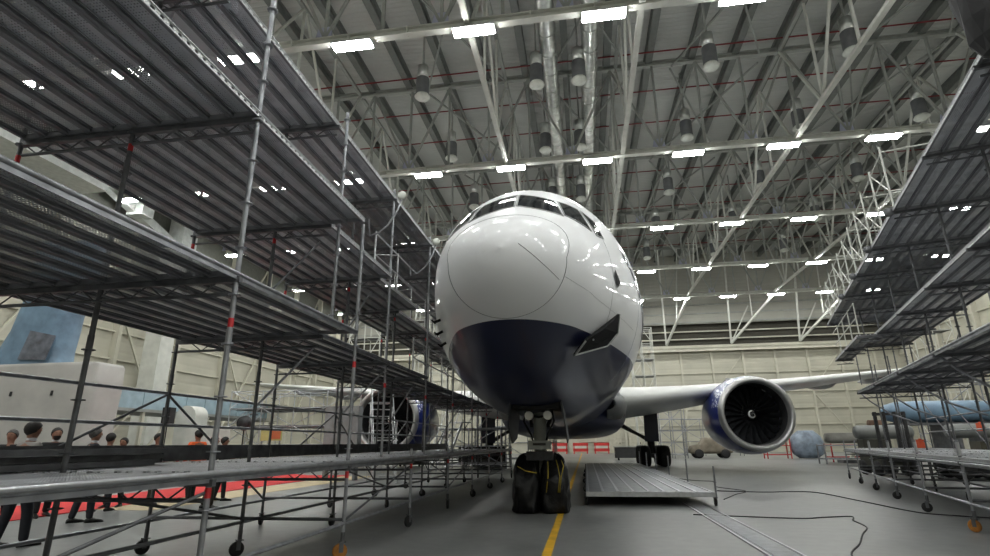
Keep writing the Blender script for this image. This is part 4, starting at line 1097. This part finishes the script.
# blue bag of netting and red rack in the distance by the engine
rings = []
for zz, k in ((0.05, 0.6), (0.4, 1.0), (1.1, 1.1), (1.9, 0.95), (2.4, 0.5)):
    rings.append([(19.6+1.3*k*(1+rnd.uniform(-.08, .08))*math.cos(t_), 55+0.9*k*math.sin(t_), zz) for t_ in [2*PI*i/18 for i in range(18)]])
tag(MB().loft(rings).build('covered_cart', mat('blue_grey_plastic', (120, 132, 146), 0.4, 0, 0.2, 2, 0.7)), 'cart wrapped in blue-grey plastic just right of the right engine', 'cart')
def rack(label, x, y, w_, d, h, m, rot=0.0, shelves=3, stuffm=None):
    t = thing('storage_rack', label, 'rack', (x, y, 0), rot=rot, local=True)
    for a in (-w_/2, w_/2):
        for c in (-d/2, d/2): MB().box((a, c, h/2), (0.08, 0.08, h)).build('upright', m, t)
    for k in range(shelves):
        z = 0.35+(h-0.45)*k/max(shelves-1, 1)
        MB().box((0, 0, z), (w_, d, 0.08)).build('shelf', m, t)
    return t
RR = mat('red_frame', (176, 46, 48), 0.5)
rack('red steel rack between right engine and the plastic-wrapped cart', 17.0, 55, 2.0, 1.0, 2.0, RR)
rack('low red frame rack left of the right scaffold', 19.6, 46, 3.6, 1.2, 1.3, RR, shelves=2)
# trestle trolley with drum
tr_ = rack('grey trolley rack loaded with a rolled hose, beyond the right low deck', 17.5, 42, 3.4, 1.2, 1.3, STEEL, shelves=2)
tag(MB().lathe([(0, -1.3), (0.3, -1.3), (0.34, -1.1), (0.34, 1.1), (0.3, 1.3), (0, 1.3)], 20, Matrix.Translation((17.5, 42, 1.68)) @ Matrix.Rotation(PI/2, 4, 'Y')).build('cable_drum', mat('grey_roll', (136, 134, 128), 0.7)), 'pale grey roll lying on the trolley rack beyond the right low deck', 'roll')
jk = thing('jib_crane', 'small jib arm crane with brown winch, right of the right engine', 'crane', (18.4, 44, 0), local=True)
MB().box((0, 0, 0.1), (1.4, 1.0, 0.2)).build('base', STEELD, jk); MB().bar((0, 0, 0.2), (1.3, 0, 2.5), 0.2, 0.2).build('arm', CREAMS, jk)
MB().lathe([(0, -0.4), (0.3, -0.4), (0.3, 0.4), (0, 0.4)], 16, Matrix.Translation((2.0, 0, 2.6)) @ Matrix.Rotation(PI/2, 4, 'Y')).build('winch', mat('brown_metal', (110, 84, 66), 0.6), jk)
# big blue-wrapped tank behind the right scaffold
tk = thing('wrapped_tank', 'long light blue wrapped tank behind the right scaffold', 'tank', (18.9, 34, 0), local=True)
rings = []
for xx, k in ((-2.6, 0.3), (-2.35, 0.75), (-1.9, 0.95), (-1, 1.0), (0.5, 1.0), (1.8, 0.98), (2.6, 0.9), (2.9, 0.4)):
    rings.append([(xx, 1.0*k*math.cos(t_), 2.95+0.6*k*math.copysign(abs(math.sin(t_))**0.7, math.sin(t_))) for t_ in [2*PI*i/24 for i in range(24)]])
MB().loft(rings).build('tank_body', TARPB, tk)
for sx_ in (-1.8, 0, 1.8): MB().box((sx_, 0, 1.25), (0.15, 1.4, 2.5)).build('stand', STEELD, tk)
MB().box((0, 0, 2.32), (4.8, 1.5, 0.12)).build('cradle', STEELD, tk)
# grey cylinders lying behind
for i, (x, y) in enumerate(((14.9, 31.5), (18.6, 30.6))):
    t = thing('pallet_cylinder', 'dull grey horizontal cylinder on a frame, %s behind the right low deck' % ('left one' if i == 0 else 'right one'), 'cylinder', (x, y, 0), local=True, group='grey cylinders')
    MB().lathe([(0, -1.3), (0.28, -1.3), (0.34, -1.15), (0.34, 1.15), (0.28, 1.3), (0, 1.3)], 22, Matrix.Translation((0, 0, 1.9)) @ Matrix.Rotation(PI/2, 4, 'Y')).build('cylinder_body', mat('dull_cylinder', (112, 114, 112), 0.5, 0.2), t)
    for sx_ in (-1.0, 1.0): MB().box((sx_, 0, 0.78), (0.12, 0.9, 1.56)).build('stand', STEELD, t)
# forklift with twin masts
fk = thing('forklift', 'dark forklift with tall mast behind the right low deck', 'forklift', (12.9, 27.6, 0), local=True)
MB().box((0.3, 0.6, 0.75), (1.2, 1.9, 0.7)).box((0.3, 1.3, 1.3), (1.15, 0.6, 0.5)).build('body', mat('dark_olive', (54, 54, 46), 0.6), fk)
for xx in (-0.25, 0.1, 0.55, 0.9): MB().box((xx, -0.45, 1.4), (0.1, 0.14, 2.6)).build('mast', DARK, fk)
MB().box((0.32, -0.45, 2.6), (1.3, 0.12, 0.12)).box((0.32, -0.5, 0.7), (1.2, 0.08, 0.12)).build('mast_bar', DARK, fk)
for xx in (0.0, 0.65): MB().box((xx, -1.1, 0.15), (0.12, 1.2, 0.05)).build('fork', DARK, fk)
for xx in (-0.25, 0.85):
    for yy_ in (0.05, 1.3): MB().lathe([(0, -0.13), (0.3, -0.13), (0.33, 0), (0.3, 0.13), (0, 0.13)], 20, Matrix.Translation((xx, yy_, 0.33)) @ Matrix.Rotation(PI/2, 4, 'Y')).build('wheel', BLACK, fk)
# dark trailer with big tyres
tl = thing('equipment_trailer', 'dark equipment trailer on black tyres under and behind the right low deck', 'trailer', (17.0, 25.2, 0), rot=-0.25, local=True)
MB().box((0, 0, 0.95), (6.4, 1.8, 0.3)).box((0.5, 0.2, 1.25), (4.2, 1.2, 0.35)).build('chassis', mat('dark_khaki', (64, 62, 50), 0.7), tl)
for xx in (-2.5, -1.6, 1.0, 2.2):
    for yy_ in (-0.85, 0.85): MB().lathe([(0.0, -0.16), (0.26, -0.16), (0.45, -0.15), (0.48, 0), (0.45, 0.15), (0.26, 0.16), (0.0, 0.16)], 22, Matrix.Translation((xx, yy_, 0.48)) @ Matrix.Rotation(PI/2, 4, 'X')).build('wheel', BLACK, tl)
MB().box((-3.6, 0, 0.7), (1.0, 0.1, 0.1)).build('drawbar', DARK, tl)
# orange crate and drums, pipes rack
tag(MB().box((13.0, 19.6, 0.42), (1.3, 0.8, 0.5), 0).box((13.0, 19.18, 0.42), (1.1, 0.02, 0.1), 1).box((13.0, 19.18, 0.58), (1.1, 0.02, 0.06), 1).box((12.6, 19.6, 0.085), (0.1, 0.7, 0.17), 1).box((13.4, 19.6, 0.085), (0.1, 0.7, 0.17), 1).build('orange_crate', [mat('orange_crate_paint', (196, 110, 34), 0.6), mat('red_trim', (150, 40, 36), 0.6)]), 'orange and red crate on the floor under the right low deck', 'crate')
ol = mat('orange_red_plastic', (206, 84, 48), 0.6)
for x, y, z, lab in ((12.9, 24.6, 1.35, 'orange-red box left of the forklift mast'), (16.3, 26.5, 2.0, 'orange-red box right of the forklift mast'), (17.6, 22.0, 1.9, 'orange-red box at the far right behind the scaffold posts')):
    t = thing('tool_stand', lab+' on a thin grey stand', 'tool box', (x, y, 0), local=True)
    MB().box((0, 0, z), (0.2, 0.2, 0.32)).box((0, 0, z+0.18), (0.08, 0.04, 0.05)).build('box', ol, t)
    for a in (-0.12, 0.12): MB().tube((a, 0, 0), (a, 0, z-0.2), 0.025, 6).build('leg', STEELD, t)
# stack of steel frames
for i, (x, y, n, w_) in enumerate(((17.0, 25.6, 6, 2.6), (19.6, 27.5, 8, 2.8))):
    t = thing('frame_stack', 'stack of grey steel scaffold frames, %s behind the right low deck' % ('nearer pile' if i == 0 else 'farther pile'), 'steel frames', (x+3.4+2.6*i, y+3.0+3*i, 0), local=True, group='steel frame stacks')
    for k in range(n): MB().box((0.05*(k % 2), 0, 0.9+0.11*k), (w_, 0.9, 0.07)).build('frame', STEEL if k % 2 else STEELD, t)
    for a in (-1.1, 1.1): MB().box((a, 0, 0.43), (0.1, 0.8, 0.86)).build('stand', STEELD, t)
# extra posts and ladders right background
lattice('access_scaffold', 'steel trestle frame behind the right low deck at the right edge', 'scaffold', 15.4, 20.6, 2, 1, 1.6, 1.2, (0.4, 1.6, 2.6, 3.6), (), STEELD)

# low clutter on the left, behind the people: crates and red-framed trolley
rack('red-framed trolley on the carpet behind the dark-suited people', -18.5, 22.5, 1.4, 0.8, 1.1, RR, shelves=2)
# clutter under the fuselage: dark equipment carts
for i, (x, y, w_, h_) in enumerate(((-7.2, 38.0, 2.4, 1.2), (3.7, 52.5, 2.3, 1.0), (-12.4, 40.0, 2.0, 1.3))):
    t = thing('equipment_cart', 'dark equipment cart %s' % ('behind the left main wheels', 'left of the right main wheels with flat top', 'behind the left engine')[i], 'cart', (x, y, 0), local=True)
    MB().box((0, 0, h_/2+0.15), (w_, 1.2, h_-0.1)).build('body', mat('dark_grey_box', (58, 58, 58), 0.6), t)
    MB().box((0, 0, h_+0.16), (w_+0.2, 1.4, 0.07)).build('top', GREYP, t)
    for a in (-w_/2+0.3, w_/2-0.3):
        for c in (-0.45, 0.45): MB().lathe([(0, -0.05), (0.12, -0.05), (0.12, 0.05), (0, 0.05)], 14, Matrix.Translation((a, c, 0.12)) @ Matrix.Rotation(PI/2, 4, 'Y')).build('wheel', BLACK, t)

# cables on the floor
def cable(label, pts, r=0.012):
    P = []
    V = [Vector((x, y, r)) for x, y in pts]
    for i in range(len(V)-1):
        p0, p1, p2, p3 = V[max(i-1, 0)], V[i], V[i+1], V[min(i+2, len(V)-1)]
        for k in range(5):
            t = k/5; P.append(0.5*((2*p1)+(p2-p0)*t+(2*p0-5*p1+4*p2-p3)*t*t+(3*p1-p0-3*p2+p3)*t**3))
    P.append(V[-1]); tag(MB().path(P, r, 6).build('floor_cable', CABLE), label, 'cable')
cable('thin black cable winding over the floor towards the camera, nearest of the floor cables', [(2.2, 13.2), (3.1, 12.96), (4.18, 12.74), (4.7, 12.95), (5.28, 13.15), (5.2, 12.8), (5.07, 12.52), (4.9, 11.6), (4.46, 10.75), (3.98, 9.76), (3.49, 8.86), (3.2, 7.6)])
cable('black cable running from under the right scaffold across the floor', [(4.0, 19.4), (5.3, 19.0), (6.1, 19.2), (6.79, 18.91), (6.9, 16.4), (6.95, 14.14), (7.31, 13.5), (8.6, 12.6)], 0.014)
cable('thin black cable beside the right edge of the low platform', [(3.5, 27), (4.2, 24.6), (4.9, 23.9), (4.6, 22.4), (4.4, 21.0), (4.9, 19.4), (4.3, 18.2), (3.6, 16.6)], 0.011)

# ================================================================== PEOPLE
def skinned(name, m_, joints, bones, rad, parent, root=0, sub=1):
    me = bpy.data.meshes.new(name); me.from_pydata([tuple(j) for j in joints], bones, [])
    o = bpy.data.objects.new(name, me); COL.objects.link(o); o.parent = parent
    me.materials.append(m_)
    md = o.modifiers.new('skin', 'SKIN'); md.use_smooth_shade = True
    sv = me.skin_vertices[0].data
    for i, r in enumerate(rad):
        sv[i].radius = r if isinstance(r, tuple) else (r, r); sv[i].use_root = (i == root)
    s_ = o.modifiers.new('sub', 'SUBSURF'); s_.levels = sub; s_.render_levels = sub
    return o
def person(label, x, y, rot, h, top, bot, hair, pose, stride=0.12, shirt=None):
    t = thing('person', label, 'person', (x, y, 0), rot=rot, local=True)
    k = h/1.78; sc = lambda p: Vector(p)*k
    s1 = stride
    hipL, hipR = (0.1, 0, 0.93), (-0.1, 0, 0.93)
    kneeL, kneeR = (0.115, -0.03+s1*0.5, 0.5), (-0.115, -0.04-s1*0.5, 0.5)
    ankL, ankR = (0.125, s1, 0.09), (-0.125, -s1, 0.09)
    toeL, toeR = (0.14, s1-0.19, 0.04), (-0.14, -s1-0.19, 0.04)
    pel, wai, che, nec, hb = (0, 0, 0.96), (0, 0.0, 1.12), (0, 0.01, 1.34), (0, 0.0, 1.5), (0, -0.01, 1.56)
    shL, shR = (0.19, 0.01, 1.42), (-0.19, 0.01, 1.42)
    if pose == 'down': elL, elR, wrL, wrR = (0.26, 0.03, 1.14), (-0.26, 0.03, 1.14), (0.27, -0.05, 0.9), (-0.27, -0.05, 0.9)
    elif pose == 'folded': elL, elR, wrL, wrR = (0.27, -0.02, 1.15), (-0.27, -0.02, 1.15), (0.03, -0.22, 1.16), (-0.03, -0.2, 1.12)
    else: elL, elR, wrL, wrR = (0.27, -0.02, 1.15), (-0.26, 0.03, 1.14), (0.16, -0.27, 1.25), (-0.27, -0.04, 0.9)
    # body: one continuous skinned figure with head, neck, arms and legs
    J = [pel, wai, che, nec, (0, -0.005, 1.6), (0, -0.005, 1.69), (0, 0.0, 1.755), shL, elL, wrL, shR, elR, wrR, hipL, kneeL, ankL, hipR, kneeR, ankR]
    Bn = [(0, 1), (1, 2), (2, 3), (3, 4), (4, 5), (5, 6), (2, 7), (7, 8), (8, 9), (2, 10), (10, 11), (11, 12), (0, 13), (13, 14), (14, 15), (0, 16), (16, 17), (17, 18)]
    Rd = [(0.13, 0.1), (0.12, 0.09), (0.15, 0.1), 0.046, (0.088, 0.1), (0.098, 0.112), (0.055, 0.075), 0.055, 0.042, 0.028, 0.055, 0.042, 0.028, 0.08, 0.055, 0.04, 0.08, 0.055, 0.04]
    skinned('body', SKIN, [sc(j) for j in J], Bn, [tuple(v*k for v in (r if isinstance(r, tuple) else (r, r))) for r in Rd], t, sub=2)
    bd = t
    # face: nose, eyes, ears
    MB().lathe([(0.0, -0.02), (0.014, 0.0), (0.0, 0.028)], 8, Matrix.Translation(sc((0, -0.108, 1.645)))).lathe([(0, -0.02), (0.016, 0), (0, 0.022)], 8, Matrix.Translation(sc((0.083, 0.0, 1.65)))).lathe([(0, -0.02), (0.016, 0), (0, 0.022)], 8, Matrix.Translation(sc((-0.083, 0.0, 1.65)))).build('face_detail', SKIN, t)
    MB().box(sc((0.033, -0.095, 1.672)), (0.02, 0.01, 0.008)).box(sc((-0.033, -0.095, 1.672)), (0.02, 0.01, 0.008)).box(sc((0, -0.1, 1.605)), (0.045, 0.008, 0.007)).build('eyes_and_mouth', HAIRD, t)
    # hair cap
    g = MB(); rg = []
    for a in range(7):
        ph = a/6*2.05; rr_ = math.sin(max(ph, 0.03))
        pe = lambda q: ph*(1+0.25*max(0.0, math.sin(q))-0.5*max(0.0, -math.sin(q))**0.7); rg.append([sc((0.102*math.sin(max(pe(q), 0.03))*math.cos(q), 0.008+0.122*math.sin(max(pe(q), 0.03))*math.sin(q), 1.672+0.118*math.cos(pe(q)))) for q in [2*PI*i/18 for i in range(18)]])
    g.loft(rg[::-1]).build('hair', hair, t)
    # hands: palm, four fingers and thumb
    for sg, w_, e_ in ((1, wrL, elL), (-1, wrR, elR)):
        d = (Vector(w_)-Vector(e_)).normalized(); side = Vector((0, -1, 0)) if abs(d.z) > 0.6 else Vector((0, 0, 1))
        side = (side-d*side.dot(d)).normalized(); p0 = Vector(w_)
        JJ = [p0, p0+d*0.05, p0+d*0.095]; BB = [(0, 1), (1, 2)]; RR_ = [0.026, (0.036), 0.034]
        for q, (o_, L) in enumerate(((-0.03, 0.06), (-0.01, 0.075), (0.01, 0.07), (0.028, 0.055))):
            n0 = len(JJ); curl = d.cross(side)*sg*0.015
            JJ += [p0+d*0.1+side*o_, p0+d*(0.1+L*0.6)+side*o_+curl*0.6, p0+d*(0.1+L)+side*o_*0.9+curl*2]; BB += [(2, n0), (n0, n0+1), (n0+1, n0+2)]; RR_ += [0.011, 0.0095, 0.008]
        n0 = len(JJ); JJ += [p0+d*0.04-side*0.035, p0+d*0.075-side*0.055, p0+d*0.1-side*0.058]; BB += [(1, n0), (n0, n0+1), (n0+1, n0+2)]; RR_ += [0.013, 0.011, 0.009]
        skinned('hand', SKIN, [sc(j) for j in JJ], BB, [tuple(v*k for v in (r if isinstance(r, tuple) else (r, r))) for r in RR_], t, root=1)
    # trousers
    skinned('trousers', bot, [sc(j) for j in ((0, 0, 1.03), pel, hipL, kneeL, (ankL[0], ankL[1], 0.06), hipR, kneeR, (ankR[0], ankR[1], 0.06))], [(0, 1), (1, 2), (2, 3), (3, 4), (1, 5), (5, 6), (6, 7)],
            [tuple(v*k for v in r) for r in ((0.15, 0.115), (0.155, 0.125), (0.1, 0.11), (0.078, 0.078), (0.06, 0.068), (0.1, 0.11), (0.078, 0.078), (0.06, 0.068))], t, root=1, sub=2)
    # jacket
    mid = lambda a, c, f: tuple(Vector(a)*(1-f)+Vector(c)*f)
    skinned('jacket', top, [sc(j) for j in ((0, 0, 0.86), (0, 0, 0.98), wai, che, (0, 0.005, 1.47), shL, elL, mid(elL, wrL, 0.93), shR, elR, mid(elR, wrR, 0.93))], [(0, 1), (1, 2), (2, 3), (3, 4), (3, 5), (5, 6), (6, 7), (3, 8), (8, 9), (9, 10)],
            [tuple(v*k for v in r) for r in ((0.18, 0.14), (0.175, 0.14), (0.155, 0.12), (0.18, 0.13), (0.075, 0.07), (0.08, 0.08), (0.06, 0.06), (0.044, 0.044), (0.08, 0.08), (0.06, 0.06), (0.044, 0.044))], t, root=2, sub=2)
    if shirt: MB().lathe([(0.06*k, 0), (0.066*k, 0.03*k), (0.058*k, 0.05*k)], 14, Matrix.Translation(sc((0, 0.0, 1.49)))).build('collar', shirt, t)
    for (a, b2) in ((ankL, toeL), (ankR, toeR)):
        rg = []
        for f, wd, hh in ((-0.35, 0.03, 0.06), (-0.15, 0.042, 0.1), (0.2, 0.045, 0.1), (0.6, 0.05, 0.07), (1.0, 0.045, 0.055), (1.25, 0.02, 0.03)):
            c = Vector(a)*(1-f)+Vector(b2)*f
            rg.append([sc((c.x+wd*math.cos(q), c.y, max(0.0, hh/2+hh/2*math.sin(q)))) for q in [2*PI*i/12 for i in range(12)]])
        MB().loft(rg).build('shoe', SHOE, t)
    return t
wsh = mat('white_shirt', (200, 200, 205), 0.8)
PEOPLE = [
 ('person in a pale grey jacket seen from behind, nearest at the left edge', -9.05, 8.12, 2.9, 1.92, JACKG, SUIT, HAIRD, 'down', wsh),
 ('short-haired person in dark clothes at the extreme left edge', -12.9, 11.1, 0.4, 1.9, SUITB, SUITB, HAIRG, 'down', None),
 ('bearded person in a black suit facing right, second head from the pale jacket', -12.3, 11.63, 1.1, 1.95, SUITB, SUITB, HAIRD, 'folded', wsh),
 ('tall grey-haired person in a dark navy suit standing behind the second scaffold post', -10.45, 10.81, 2.6, 1.9, SUIT, SUIT, HAIRG, 'down', wsh),
 ('dark-haired person in a navy suit just right of the grey-haired person', -11.75, 12.62, 3.3, 1.84, SUIT, SUIT, HAIRD, 'raise', None),
 ('shorter person in black, half hidden between two dark suits', -12.25, 13.6, 0.2, 1.74, SUITB, SUITB, HAIRD, 'folded', None),
 ('dark-haired person in a navy jacket, rightmost of the left group on the carpet', -11.8, 14.3, 1.6, 1.86, SUIT, TRBR, HAIRD, 'raise', None),
 ('person wearing a bright orange vest and dark trousers, standing alone', -11.1, 15.0, -1.9, 1.96, ORV, SUITB, HAIRD, 'down', None),
 ('person in dark jacket and brown trousers right of the near scaffold post', -9.5, 13.5, 2.0, 1.74, SUITB, TRBR, HAIRD, 'down', None),
 ('person in black trousers farthest right, beyond the person in brown trousers', -10.5, 15.4, 2.2, 1.76, SUITB, SUITB, HAIRD, 'folded', None)]
for p_ in PEOPLE:
    q_ = person(p_[0], p_[1], p_[2], p_[3], p_[4], p_[5], p_[6], p_[7], p_[8], shirt=p_[9])
    if p_[0].startswith('bearded'):
        MB().lathe([(0.0, -0.06), (0.05, -0.05), (0.075, 0.0), (0.08, 0.04)], 14, Matrix.Translation((0, -0.055, 1.72))).build('beard', HAIRD, q_)

for o in bpy.data.objects:
    if 'label' in o and not 4 <= len(str(o['label']).replace('-', ' ').split()) <= 16: print('LABELLEN', o.name, len(o['label'].split()), o['label'])
